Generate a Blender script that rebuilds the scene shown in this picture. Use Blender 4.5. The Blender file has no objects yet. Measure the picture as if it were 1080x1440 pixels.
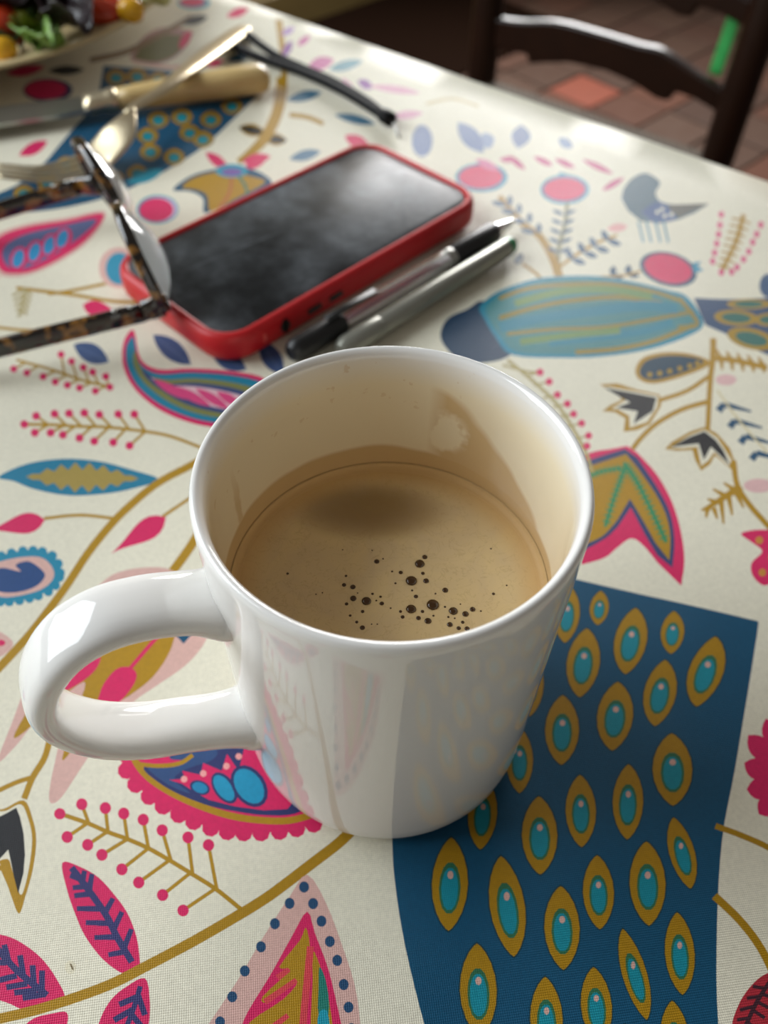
import bpy, math, random
import numpy as np
from mathutils import Vector, Matrix, noise
from mathutils.geometry import delaunay_2d_cdt

random.seed(4)
SC = bpy.context.scene
COL = SC.collection

# ------------------------------------------------------------------ camera
CAM = np.array([-0.000607, -0.106288, 0.214057])
RT = np.array([0.9997, 0.0226, 0.0126]); UP = np.array([-0.0254, 0.7702, 0.6372]); FW = np.array([-0.0046, 0.6374, -0.7706])
FPX = 1180.2
RT /= np.linalg.norm(RT); FW -= RT * (FW @ RT); FW /= np.linalg.norm(FW); UP = np.cross(RT, FW)
cd = bpy.data.cameras.new('camera'); cam = bpy.data.objects.new('camera', cd); COL.objects.link(cam)
cam.matrix_world = Matrix(((RT[0], UP[0], -FW[0], CAM[0]), (RT[1], UP[1], -FW[1], CAM[1]), (RT[2], UP[2], -FW[2], CAM[2]), (0, 0, 0, 1)))
cd.sensor_fit = 'VERTICAL'; cd.sensor_height = 36; cd.sensor_width = 27; cd.lens = FPX / 1440 * 36
cd.clip_start = 0.01; cd.clip_end = 50
cd.dof.use_dof = True; cd.dof.focus_distance = 0.172; cd.dof.aperture_fstop = cd.lens / 2.3
SC.camera = cam

# ------------------------------------------------------------------ light
SC.view_settings.view_transform = 'Standard'; SC.view_settings.look = 'None'
SC.view_settings.exposure = -0.04; SC.view_settings.gamma = 1.0; SC.view_settings.use_curve_mapping = False
W = bpy.data.worlds.new('room_light'); SC.world = W; W.use_nodes = True
W.node_tree.nodes['Background'].inputs[0].default_value = (1.0, 0.91, 0.82, 1)
W.node_tree.nodes['Background'].inputs[1].default_value = 0.165


def area(name, loc, aim, sx, sy, power, color):
    l = bpy.data.lights.new(name, 'AREA'); l.shape = 'RECTANGLE'; l.size = sx; l.size_y = sy; l.energy = power; l.color = color
    o = bpy.data.objects.new(name, l); COL.objects.link(o); o.location = loc
    o.rotation_euler = (Vector(aim) - Vector(loc)).to_track_quat('-Z', 'Y').to_euler()
    return o


area('window_daylight', (-1.75, 0.40, 1.05), (0, 0.05, 0), 1.8, 1.7, 66, (0.88, 0.95, 1.0))
area('back_window_daylight', (0.12, 2.60, 0.48), (0.0, 0.1, 0.05), 1.7, 0.75, 84, (0.99, 0.98, 0.97))


# ------------------------------------------------------------------ helpers
def at(px, py, z=0.0):
    """the point at height z seen at photo pixel (px, py)"""
    d = FW + RT * ((px - 540) / FPX) - UP * ((py - 720) / FPX)
    return CAM + d * ((z - CAM[2]) / d[2])


def lin(h):
    h = h.lstrip('#'); o = []
    for i in (0, 2, 4):
        c = int(h[i:i + 2], 16) / 255
        o.append(c / 12.92 if c <= 0.04045 else ((c + 0.055) / 1.055) ** 2.4)
    return tuple(o) + (1.0,)


class NT:
    def __init__(s, name):
        s.m = bpy.data.materials.new(name); s.m.use_nodes = True; s.t = s.m.node_tree
        s.b = s.t.nodes['Principled BSDF']

    def n(s, typ, **kw):
        x = s.t.nodes.new(typ)
        for k, v in kw.items(): setattr(x, k, v)
        return x

    def l(s, a, b): s.t.links.new(a, b)

    def put(s, sock, v):
        if isinstance(v, bpy.types.NodeSocket): s.l(v, sock)
        elif v is not None: sock.default_value = v

    def math(s, op, a, b=None, c=None, clamp=False):
        x = s.n('ShaderNodeMath', operation=op, use_clamp=clamp)
        s.put(x.inputs[0], a); s.put(x.inputs[1], b); s.put(x.inputs[2], c)
        return x.outputs[0]

    def mix(s, f, a, b, mode='MIX'):
        x = s.n('ShaderNodeMix', data_type='RGBA', blend_type=mode)
        s.put(x.inputs[0], f); s.put(x.inputs[6], a); s.put(x.inputs[7], b)
        return x.outputs[2]

    def noise(s, scale, detail=2, rough=0.5, vec=None, dist=0.0):
        x = s.n('ShaderNodeTexNoise'); x.inputs['Scale'].default_value = scale; x.inputs['Detail'].default_value = detail
        x.inputs['Roughness'].default_value = rough; x.inputs['Distortion'].default_value = dist
        s.l(vec if vec is not None else s.co(), x.inputs['Vector'])
        return x.outputs[0]

    def co(s):
        if not hasattr(s, '_co'): s._co = s.n('ShaderNodeTexCoord').outputs['Object']
        return s._co

    def xyz(s, v=None):
        x = s.n('ShaderNodeSeparateXYZ'); s.l(v if v is not None else s.co(), x.inputs[0]); return x.outputs

    def rng(s, v, a, b, c=0.0, d=1.0, smooth=False):
        x = s.n('ShaderNodeMapRange', clamp=True)
        if smooth: x.interpolation_type = 'SMOOTHSTEP'
        s.put(x.inputs[0], v)
        for i, k in enumerate((a, b, c, d)): s.put(x.inputs[i + 1], k)
        return x.outputs[0]

    def bump(s, h, strength=0.3, dist=0.001):
        x = s.n('ShaderNodeBump'); x.inputs['Strength'].default_value = strength; x.inputs['Distance'].default_value = dist
        s.l(h, x.inputs['Height']); s.l(x.outputs[0], s.b.inputs['Normal'])

    def p(s, **kw):
        names = dict(col='Base Color', rough='Roughness', metal='Metallic', spec='Specular IOR Level', coat='Coat Weight', trans='Transmission Weight',
                     ior='IOR', sss='Subsurface Weight', coatr='Coat Roughness', sheen='Sheen Weight', alpha='Alpha')
        for k, v in kw.items(): s.put(s.b.inputs[names[k]], v)
        return s


def simple(name, a, b=None, rough=0.5, scale=60, bump=0.0, **kw):
    m = NT(name); nz = m.noise(scale, 3)
    m.p(col=m.mix(nz, lin(a), lin(b or a)), rough=rough, **kw)
    if bump: m.bump(nz, bump, 0.001)
    return m.m


def obj(name, vf, mat, parent=None, smooth=True, auto=None):
    v, f = vf
    me = bpy.data.meshes.new(name); me.from_pydata([tuple(map(float, q)) for q in v], [], [tuple(q) for q in f]); me.update()
    if smooth:
        me.polygons.foreach_set('use_smooth', [True] * len(me.polygons))
        if auto: me.set_sharp_from_angle(angle=math.radians(auto))
    me.materials.append(mat)
    o = bpy.data.objects.new(name, me); COL.objects.link(o)
    if parent is not None: o.parent = parent
    return o


def tag(o, label=None, cat=None, group=None, kind=None):
    for k, v in (('label', label), ('category', cat), ('group', group), ('kind', kind)):
        if v: o[k] = v
    return o


def thing(name, label, cat, loc=(0, 0, 0), rz=0.0, group=None):
    o = bpy.data.objects.new(name, None); COL.objects.link(o); o.location = loc; o.rotation_euler = (0, 0, rz)
    o.empty_display_size = 0.02
    return tag(o, label, cat, group)


def join(*vfs):
    V, Fc = [], []
    for v, f in vfs:
        n = len(V); V += [tuple(q) for q in v]; Fc += [tuple(i + n for i in q) for q in f]
    return V, Fc


def shift(vf, d): return [tuple(np.array(q) - np.array(d)) for q in vf[0]], vf[1]


def lathe(prof, n=64, closed=False):
    V, Fc = [], []
    for r, z in prof:
        for i in range(n):
            a = 2 * math.pi * i / n; V.append((r * math.cos(a), r * math.sin(a), z))
    m = len(prof)
    for j in range(m - (0 if closed else 1)):
        for i in range(n):
            a, b = j * n + i, j * n + (i + 1) % n; c = (j + 1) % m * n
            Fc.append((a, b, c + (i + 1) % n, c + i))
    if not closed:
        if prof[0][0] > 1e-6: Fc.append(tuple(range(n))[::-1])
        if prof[-1][0] > 1e-6: Fc.append(tuple((m - 1) * n + i for i in range(n)))
    return V, Fc


def stack(rings, cap=True):
    """join equal-length closed rings into a skin"""
    V = [tuple(q) for r in rings for q in r]; n = len(rings[0]); Fc = []
    for j in range(len(rings) - 1):
        for i in range(n):
            Fc.append((j * n + i, j * n + (i + 1) % n, (j + 1) * n + (i + 1) % n, (j + 1) * n + i))
    if cap: Fc.append(tuple(range(n))[::-1]); Fc.append(tuple((len(rings) - 1) * n + i for i in range(n)))
    return V, Fc


def sweep(path, secs, side=None, n=14, p=2.0, closed=False):
    """sweep a superellipse (half width a along side, half height b) along path"""
    P = [np.array(q, float) for q in path]; m = len(P); rings = []
    for i in range(m):
        if closed: t = P[(i + 1) % m] - P[i - 1]
        else: t = P[min(i + 1, m - 1)] - P[max(i - 1, 0)]
        t /= np.linalg.norm(t)
        s = np.array(side[i] if isinstance(side, list) else side if side is not None else ((0, 0, 1) if abs(t[2]) < .9 else (1, 0, 0)), float)
        s = s - t * (s @ t); s /= np.linalg.norm(s); u = np.cross(t, s)
        a, b = secs[i] if isinstance(secs, list) else secs
        ring = []
        for k in range(n):
            c, d = math.cos(2 * math.pi * k / n), math.sin(2 * math.pi * k / n)
            ring.append(P[i] + s * a * math.copysign(abs(c) ** (2 / p), c) + u * b * math.copysign(abs(d) ** (2 / p), d))
        rings.append(ring)
    if closed:
        V, Fc = stack(rings + [rings[0]], False); k = n * m
        return V[:k], [tuple(i % k for i in q) for q in Fc]
    return stack(rings)


def spline(pts, n=6, closed=False):
    P = np.array(pts, float); m = len(P); out = []
    if m == 2 and not closed: return [P[0] + (P[1] - P[0]) * i / n for i in range(n + 1)]
    g = (lambda i: P[i % m]) if closed else (lambda i: P[i] if 0 <= i < m else (2 * P[0] - P[1] if i < 0 else 2 * P[-1] - P[-2]))
    for i in range(m if closed else m - 1):
        a, b, c, d = g(i - 1), g(i), g(i + 1), g(i + 2)
        for k in range(n):
            t = k / n
            out.append(.5 * (2 * b + (c - a) * t + (2 * a - 5 * b + 4 * c - d) * t * t + (3 * b - a - 3 * c + d) * t ** 3))
    if not closed: out.append(P[-1])
    return out


def bar(p0, p1, w, h, up=(0, 0, 1), bev=0.15):
    """bevelled rectangular bar between two points"""
    p0, p1 = np.array(p0, float), np.array(p1, float); t = (p1 - p0); L = np.linalg.norm(t); t /= L
    u = np.array(up, float); u -= t * (u @ t); u /= np.linalg.norm(u); s = np.cross(t, u); b = bev * min(w, h)
    def ring(o, k):
        W2, H2 = w / 2 - k, h / 2 - k
        q = [(W2, -H2 + b), (W2, H2 - b), (W2 - b, H2), (-W2 + b, H2), (-W2, H2 - b), (-W2, -H2 + b), (-W2 + b, -H2), (W2 - b, -H2)]
        return [o + s * x + u * y for x, y in q]
    return stack([ring(p0, b), ring(p0 + t * b, 0), ring(p1 - t * b, 0), ring(p1, b)])


def prism(poly, z0, z1, frame=None):
    """extrude a 2-D outline; frame = (origin, ex, ey, ez)"""
    fr = frame or (np.zeros(3), np.array((1., 0, 0)), np.array((0, 1., 0)), np.array((0, 0, 1.)))
    o, ex, ey, ez = [np.array(q, float) for q in fr]
    return stack([[o + ex * x + ey * y + ez * z for x, y in poly] for z in (z0, z1)])


def blob(c, r, seed=0, amp=0.15, nu=14, nv=9, freq=1.5):
    r = np.array(r, float) * np.ones(3); V, Fc = [], []
    for j in range(nv + 1):
        th = math.pi * j / nv
        for i in range(nu):
            a = 2 * math.pi * i / nu; d = np.array((math.sin(th) * math.cos(a), math.sin(th) * math.sin(a), math.cos(th)))
            k = 1 + amp * noise.noise(Vector(d * freq) + Vector((seed * 3.1, 1.7, seed)))
            V.append(np.array(c) + d * r * k)
    for j in range(nv):
        for i in range(nu): Fc.append((j * nu + i, j * nu + (i + 1) % nu, (j + 1) * nu + (i + 1) % nu, (j + 1) * nu + i)[::-1])
    return V, Fc


def rrect(L, Wd, r, n=8):
    o = []
    for cx, cy, a0 in ((L / 2 - r, Wd / 2 - r, 0), (-L / 2 + r, Wd / 2 - r, 90), (-L / 2 + r, -Wd / 2 + r, 180), (L / 2 - r, -Wd / 2 + r, 270)):
        for k in range(n + 1):
            a = math.radians(a0 + 90 * k / n); o.append((cx + r * math.cos(a), cy + r * math.sin(a)))
    return o


# ------------------------------------------------------------------ the room
E0 = np.array([-0.1063, 0.5089, 0.0]); EX = np.array([0.7987, -0.6018, 0.0]); EN = np.array([-0.6018, -0.7987, 0.0])   # table's far edge, inward
FLOOR_Z = -0.75
TD = np.array([math.cos(math.radians(44)), math.sin(math.radians(44)), 0]); TN = np.array([-TD[1], TD[0], 0])           # tile courses

mortar = simple('mortar', '332a24', '44382f', 0.9, 40)
o = obj('floor', prism([(-3, -2.5), (3.2, -2.5), (3.2, 5), (-3, 5)], FLOOR_Z - .06, FLOOR_Z - .004), mortar, smooth=False); tag(o, kind='structure')
m = NT('terracotta'); oi = m.n('ShaderNodeObjectInfo').outputs['Random']
cr = m.n('ShaderNodeValToRGB'); m.l(oi, cr.inputs[0])
for i, (pos, c) in enumerate(((0, '503d32'), (.35, '5a463a'), (.6, '4a3930'), (.88, '684232'), (1, '544238'))):
    e = cr.color_ramp.elements[i] if i < 2 else cr.color_ramp.elements.new(pos)
    e.position = pos; e.color = lin(c)
nz = m.noise(22, 4)
m.p(col=m.mix(m.math('MULTIPLY', nz, .5), cr.outputs[0], lin('4f352a')), rough=m.rng(nz, .3, .7, .6, .8), spec=.2); m.bump(nz, .2, .002)
terracotta = m.m
tile_me = None
S = 0.1395
tile0 = np.array([0.3798, 2.1119, 0])
floor_o = bpy.data.objects['floor']
for i in range(-10, 11):
    for j in range(-10, 11):
        c = tile0 + TD * (i + .5) * S - TN * (j + .5) * S
        if not (-.55 < c[0] < 1.45 and 1.0 < c[1] < 3.05 and c[1] < 2.62 + .96 * (c[0] + .17)): continue
        if c[1] < 1.45 and c[0] < .2: continue
        if tile_me is None:
            h = S / 2 - .003
            ring = lambda k, z: [(-h + k, -h + k, z), (h - k, -h + k, z), (h - k, h - k, z), (-h + k, h - k, z)]
            t = obj('tile', stack([ring(0, -.004), ring(0, 0), ring(.003, .002)]), terracotta, floor_o, smooth=False); tile_me = t.data
        else:
            t = bpy.data.objects.new('tile', tile_me); COL.objects.link(t); t.parent = floor_o
        if (i, j) in ((0, 0), (3, 5), (4, 7)): t['orange'] = 1
        t.location = (c[0], c[1], FLOOR_Z + random.uniform(-.001, .0005)); t.rotation_euler = (0, 0, math.radians(44) + random.uniform(-.008, .008))

orange = simple('orange_terracotta', '8a3f24', '783822', .7, 22)
for t in floor_o.children:
    if t.get('orange'):
        t.data = t.data.copy(); t.data.materials[0] = orange; t['label'] = 'orange terracotta tile among brown ones'
        del t['orange']
plaster = simple('plaster', '8a7a5c', '94845f', 0.85, 8, .1)
w0 = np.array([-.17, 2.60, 0])
wn = np.array([TD[1], -TD[0], 0])
o = obj('wall_back', prism([(-2.4, 0), (1.9, 0), (1.9, .1), (-2.4, .1)], FLOOR_Z, 1.75, (w0, TD, -wn, (0, 0, 1))), plaster, smooth=False); tag(o, kind='structure')
o = obj('baseboard_back', bar(w0 - TD * 2.4 + wn * .0095 + (0, 0, FLOOR_Z + .05), w0 + TD * 1.9 + wn * .0095 + (0, 0, FLOOR_Z + .05), .018, .1), simple('painted_wood', '7d6a3e', '6f5c34', .5, 30), smooth=False)
tag(o, kind='structure')

# ------------------------------------------------------------------ table
wood = simple('table_wood', '5a3a22', '6d4a2c', .45, 20)
TA, TB, TDp = -.55, .85, .95
tp = lambda s, t, z=0.: E0 + EX * s + EN * t + np.array((0, 0, z))
tb = thing('dining_table', 'wooden dining table under the printed tablecloth', 'table', tuple(tp(.15, .47, FLOOR_Z)))
L0 = tb.location
o = obj('tabletop', shift(stack([[tp(TA + .004 + k, .004 + k, z), tp(TB - .004 - k, .004 + k, z), tp(TB - .004 - k, TDp - .004 - k, z), tp(TA + .004 + k, TDp - .004 - k, z)] for k, z in ((.003, -.032), (0, -.029), (0, -.006), (.003, -.003))]), L0), wood, tb, smooth=False)
for s, t in ((TA + .09, .09), (TB - .09, .09), (TB - .09, TDp - .09), (TA + .09, TDp - .09)):
    obj('leg', shift(bar(tp(s, t, FLOOR_Z + .002), tp(s, t, -.032), .06, .06, EX), L0), wood, tb, smooth=False)

# ------------------------------------------------------------------ tablecloth: print
PRINT = []
FR = [0., 0., 1.]
CR, PK, GO, BL, TQ, NV, PP, BK, DG, SL = 'e8e3ce', 'd91f60', 'b08610', '054d6e', '1f97b0', '2b3468', 'dab0a6', '1c1c1f', '1b7a6c', '4a6c84'
PB, OL, MR = '7d95ad', '6d6a38', '8e2b4c'


def K(ox, oy, s): FR[:] = [ox, oy, s]
def F_(c, poly): PRINT.append((c, [(FR[0] + x / FR[2], FR[1] + y / FR[2]) for x, y in poly]))
def fill(c, pts, n=4): F_(c, spline(pts, n, True))
def poly(c, pts): F_(c, pts)


def ell(c, x, y, rx, ry, ang=0, n=18):
    ca, sa = math.cos(math.radians(ang)), math.sin(math.radians(ang))
    F_(c, [(x + rx * math.cos(t) * ca - ry * math.sin(t) * sa, y + rx * math.cos(t) * sa + ry * math.sin(t) * ca) for t in np.arange(n) * 2 * math.pi / n])


def dots(c, pts, r, ry=None, n=10):
    for x, y in pts: ell(c, x, y, r, ry or r, 0, n)


def stroke(c, pts, w, w2=None, n=5, straight=False):
    P = [np.array(q, float) for q in pts] if straight else spline(pts, n)
    m = len(P); Lf, Rt_ = [], []
    for i in range(m):
        t = P[min(i + 1, m - 1)] - P[max(i - 1, 0)]; t = t / (np.linalg.norm(t) + 1e-9); nn = np.array((-t[1], t[0]))
        k = (w + ((w2 if w2 is not None else w) - w) * i / max(m - 1, 1)) / 2
        Lf.append(P[i] + nn * k); Rt_.append(P[i] - nn * k)
    F_(c, Lf + Rt_[::-1])


def leaf(c, a, b, w, n=8, k=1.0):
    a, b = np.array(a, float), np.array(b, float); d = b - a; L = np.linalg.norm(d); nn = np.array((-d[1], d[0])) / L
    A = [a + d * (i / n) + nn * w / 2 * math.sin(math.pi * (i / n) ** k) ** .8 for i in range(n + 1)]
    B = [a + d * (i / n) - nn * w / 2 * math.sin(math.pi * (i / n) ** k) ** .8 for i in range(1, n)][::-1]
    F_(c, A + B)


def drop(c, a, b, w, n=10): leaf(c, a, b, w, n, 1.9)


def scallop(c, pts, r, every=1.0, closed=True, n=8):
    """a fringe of round bumps along an outline"""
    P = np.array(spline(pts, n, closed)); d = 0.0; last = P[0]
    ell(c, P[0][0], P[0][1], r, r, 0, 9)
    for q in P[1:]:
        if np.linalg.norm(q - last) >= r * 1.75 * every: ell(c, q[0], q[1], r, r, 0, 9); last = q


def fern(c, main, tips_a, tips_b, w, ws):
    stroke(c, main, w)
    for a, b in tips_a + tips_b: stroke(c, [a, b], ws, straight=True)


def zigzag(c, a, b, w, teeth):
    """jagged flame from a to b"""
    a, b = np.array(a, float), np.array(b, float); d = (b - a); L = np.linalg.norm(d); nn = np.array((-d[1], d[0])) / L
    A, B = [a], []
    for i in range(1, teeth * 2):
        t = i / (teeth * 2); k = w / 2 * math.sin(math.pi * t) * (1 if i % 2 else .5)
        A.append(a + d * t + nn * k); B.append(a + d * t - nn * k)
    F_(c, A + [b] + B[::-1])


def eye(x, y, hw, hh, tx=0.0, far=False):
    """peacock eye: gold pointed oval, green ring, turquoise centre, pale spot"""
    def sh(s, sy, dy, p, n=20):
        o = []
        for t in np.arange(n) * 2 * math.pi / n:
            v = math.sin(t); u = math.copysign(abs(math.cos(t)) ** p, math.cos(t)); o.append((x + hw * s * u + tx * (v * hh * sy + dy) / hh, y + hh * sy * v + dy))
        return o
    poly('0a3a44', sh(1.08, 1.04, 0, 1.45)); poly('a87e08', sh(1.0, 1.0, 0, 1.5))
    poly('2c6a4a', sh(.60, .56, hh * .08, .95, 14)); poly('0b8a9c', sh(.47, .46, hh * .10, .9, 14))
    if not far: ell('d6a99c', x - tx * .15 + hw * .02, y - hh * .20, hw * .17, hh * .09, 0, 8)


# --- far left: blurred repeat of the peacock tail and its neighbours
K(0, 0, 2.7)
poly(BL, spline([(392, 245), (640, 262), (830, 295), (1005, 305)], 4) + spline([(985, 350), (880, 455), (770, 555), (630, 640), (500, 705), (400, 745), (200, 790), (-40, 815)], 4) + [(-40, 745), (60, 700), (170, 610), (280, 480), (370, 380)])
for x, y in ((560, 510), (720, 500), (660, 590), (520, 650), (570, 570), (800, 450), (880, 400), (770, 525), (690, 440), (440, 290), (520, 285), (600, 300), (430, 670), (340, 590), (250, 620), (180, 690), (90, 730), (330, 690), (600, 450)):
    eye(x, y, 40, 33, 0, True)
ell(NV, 180, 337, 95, 45); ell(PK, 172, 335, 80, 37); leaf(PK, (70, 585), (180, 530), 45); leaf(PK, (20, 275), (170, 250), 40)
leaf(BK, (180, 265), (320, 260), 36); stroke(GO, [(1062, 290), (1040, 450), (985, 545), (905, 610)], 22)
for a, b in (((905, 480), (1010, 500)), ((1000, 520), (1090, 530))): leaf(GO, a, b, 48); leaf(BK, a, b, 30)
leaf('b98f8a', (490, 215), (735, 120), 130); leaf(OL, (505, 215), (720, 140), 95); leaf(PK, (680, 180), (725, 110), 34)
stroke('8a6f52', [(340, 225), (480, 190), (600, 130), (730, 60)], 22)
ell(TQ, 735, 8, 62, 24); ell(PK, 730, 4, 48, 18); leaf(BK, (690, 85), (790, 60), 34)
stroke(PP, [(500, 225), (640, 250), (760, 235)], 14); leaf(PK, (860, 60), (945, 30), 34); leaf(BL, (860, 225), (960, 200), 34); leaf(PK, (780, 245), (850, 225), 26)
# lily by the phone
stroke(GO, [(1060, 300), (1040, 420), (985, 530), (905, 612)], 20)
leaf(PK, (780, 575), (868, 640), 40); leaf(PK, (1020, 585), (925, 640), 40)
fill(BL, [(655, 715), (720, 665), (810, 640), (900, 630), (985, 650), (1030, 700), (900, 760), (800, 800), (772, 800), (770, 750), (720, 722)])
fill(GO, [(690, 705), (740, 668), (840, 650), (960, 668), (1005, 690), (900, 748), (800, 800), (785, 740), (740, 715)])
stroke('b5623c', [(880, 660), (870, 730), (830, 790)], 10); stroke(DG, [(900, 660), (930, 700), (940, 740)], 10); ell(TQ, 880, 645, 62, 26); ell('7a5aa0', 880, 650, 40, 15)
ell(TQ, 597, 790, 80, 56); ell('c9b9d8', 600, 790, 72, 48); ell(PK, 592, 792, 66, 46)
K(0, 240, 2.7)
leaf(TQ, (480, 40), (620, -10), 46)
fill(PP, [(400, 150), (345, 258), (245, 332), (130, 385), (40, 400), (-20, 380), (-45, 300), (-20, 240), (90, 200), (250, 172)])
fill(PK, [(392, 158), (335, 252), (240, 322), (130, 374), (50, 386), (0, 372), (-25, 300), (0, 246), (100, 210), (250, 184)])
fill('5a6590', [(365, 180), (300, 252), (190, 325), (80, 370), (20, 352), (12, 290), (90, 240), (230, 205)])
for x, y in ((68, 330), (130, 305), (186, 280), (236, 255)): ell(PK, x + 2, y, 33, 46, 20); ell('2f8fc2', x, y, 21, 36, 20)
stroke(GO, [(60, 440), (250, 462), (420, 490), (560, 495)], 13); stroke(GO, [(180, 462), (270, 450), (400, 425)], 12); stroke(GO, [(-20, 590), (100, 600), (290, 602)], 11)
for i in range(5): stroke('b6a777', [(90, 445 + i * 20), (45 + i * 5, 470 + i * 20)], 10, straight=True); stroke('b6a777', [(90, 445 + i * 20), (120 - i * 5, 470 + i * 18)], 10, straight=True)
stroke('b6a777', [(95, 440), (75, 545)], 12, straight=True)
drop(PK, (480, 552), (312, 505), 62); ell(PP, 450, 365, 76, 78); ell('2b8fae', 452, 368, 52, 60)
# navy leaves under the near temple and the phone corner
for a, b, w in (((278, 655), (412, 722), 74), ((580, 618), (724, 730), 74), ((800, 680), (935, 750), 70), ((985, 640), (1075, 770), 74)):
    leaf('3f5580', a, b, w); stroke('55698f', [a, b], 5, straight=True)

# --- paisley behind the mug's left
K(0, 480, 2.7)
fill(PK, [(508, -45), (532, 60), (600, 100), (720, 96), (880, 108), (1010, 140), (1040, 240), (930, 322), (800, 318), (690, 292), (590, 245), (510, 175), (468, 95), (464, 20), (480, -30)])
fill('1d7f9c', [(506, -20), (528, 75), (600, 116), (720, 110), (880, 122), (1000, 155), (1020, 235), (920, 308), (800, 300), (700, 276), (600, 230), (522, 165), (482, 90), (476, 25), (486, -5)])
fill('7d8048', [(512, 30), (540, 105), (620, 138), (740, 134), (880, 150), (980, 180), (990, 235), (910, 285), (800, 278), (700, 252), (610, 205), (540, 145), (505, 80)])
fill('3b4a76', [(538, 100), (620, 152), (740, 150), (880, 170), (960, 200), (960, 235), (900, 268), (800, 258), (700, 230), (620, 185), (560, 140)])
fill('e0b9c0', [(570, 130), (640, 160), (740, 165), (860, 185), (930, 210), (890, 250), (800, 240), (710, 212), (630, 172)])
for a, b in (((580, 138), (720, 215)), ((650, 162), (800, 240)), ((740, 172), (870, 250)), ((820, 185), (920, 240))): leaf('d6457c', a, b, 34)
# berry sprigs
def sprig(main, up, dn, r, w, ws, off):
    stroke(GO, main, w)
    P = np.array(spline(main, 12))
    for q in up + dn:
        q = np.array(q, float); g = q + np.array(off); j = np.argmin(((P - g) ** 2).sum(1)); stroke(GO, [P[j], q], ws, straight=True)
    dots(PK, up + dn, r)
sprig([(85, 310), (200, 312), (300, 318), (400, 320), (550, 335), (650, 355), (760, 396)], [(135, 278), (205, 270), (260, 268), (318, 266), (375, 272), (447, 270), (508, 270)], [(130, 342), (190, 342), (237, 350), (300, 362), (356, 374), (428, 378), (490, 390)], 16, 12, 10, (48, 0))
dots(PK, [(90, 310)], 16)
sprig([(60, 65), (200, 105), (300, 140), (412, 166)], [(230, 45), (270, 72), (315, 95), (350, 112), (400, 128)], [(50, 100), (100, 115), (162, 130), (208, 150), (254, 162), (300, 172), (360, 183)], 14, 10, 8, (38, 0))
dots(PK, [(415, 168)], 14)
# blue leaf with gold flame
fill('1f7d9e', [(-10, 508), (100, 460), (240, 441), (370, 450), (490, 480), (602, 518), (500, 555), (400, 574), (260, 580), (130, 556), (50, 525)])
zigzag('a8924a', (95, 508), (525, 516), 118, 8)
# stems at left
stroke(GO, [(800, 420), (720, 465), (600, 530), (500, 612), (420, 690), (330, 800), (240, 935), (130, 1080), (60, 1160), (-20, 1245)], 27, 32)
stroke(GO, [(165, 667), (300, 655), (435, 668)], 12); drop(PK, (-55, 712), (168, 672), 78)
stroke(GO, [(615, 660), (680, 615), (760, 560)], 12); drop(PK, (418, 800), (628, 662), 82)
stroke(GO, [(830, 560), (745, 735), (655, 865), (560, 985)], 34)
K(0, 720, 2.7)
scallop('1f88a8', [(225, 225), (195, 160), (110, 140), (0, 160), (-80, 200), (-110, 250), (-60, 320), (20, 335), (120, 318), (195, 285)], 19)
fill('1f88a8', [(232, 225), (195, 158), (110, 138), (0, 158), (-80, 200), (-110, 250), (-60, 320), (20, 335), (120, 318), (200, 280)])
fill(PP, [(203, 225), (170, 175), (110, 162), (0, 180), (-60, 215), (-80, 250), (-40, 300), (20, 318), (120, 300), (180, 270)])
fill('25497f', [(168, 235), (140, 200), (100, 180), (55, 195), (75, 220), (0, 205), (-40, 240), (-20, 290), (50, 300), (130, 278)])
fill(PP, [(-20, 450), (30, 470), (45, 500), (10, 535), (-20, 540)]); ell(PK, -4, 490, 20, 12)
# lily behind the handle
fill(PP, [(-12, 945), (40, 800), (120, 600), (250, 400), (380, 265), (450, 222), (550, 205), (650, 215), (740, 300), (788, 430), (770, 500), (700, 580), (600, 650), (500, 720), (400, 830), (310, 960), (230, 1080), (188, 1100), (186, 1040), (215, 900), (240, 780), (130, 800), (60, 880)])
fill(GO, [(48, 850), (110, 735), (200, 600), (330, 430), (450, 330), (560, 300), (640, 330), (665, 420), (645, 520), (580, 620), (490, 692), (400, 745), (320, 830), (236, 940), (255, 850), (300, 720), (316, 640), (200, 725), (100, 822)])
fill(PK, [(205, 690), (280, 600), (375, 543), (362, 592), (300, 645)])
fill(PK, [(345, 760), (365, 720), (390, 650), (440, 592), (490, 585), (517, 612), (500, 660), (440, 725)]); stroke(PK, [(492, 590), (555, 515), (620, 440)], 15)
poly(BL, [(655, 450), (735, 450), (695, 495)])
stroke(GO, [(190, 845), (165, 930), (120, 1005), (88, 1085)], 24); stroke(GO, [(120, 1003), (60, 1022), (-20, 1058)], 18)
# black tailed flower at left edge
K(0, 1060, 2.7)
fill(GO, [(86, 172), (118, 235), (134, 320), (122, 430), (92, 540), (68, 604), (38, 535), (0, 425), (-60, 300), (-60, 215), (10, 205)])
fill(CR, [(76, 188), (104, 245), (118, 320), (106, 430), (80, 530), (60, 500), (40, 430), (22, 395), (-50, 400), (-50, 235), (20, 212)])
poly(BK, [(-40, 250), (20, 222), (58, 200), (72, 235), (86, 300), (91, 380), (85, 450), (65, 527), (48, 460), (36, 400), (27, 360), (-10, 400), (-40, 420)])
poly(GO, [(-30, 440), (27, 396), (36, 460), (66, 545), (52, 560), (0, 440)])
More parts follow.
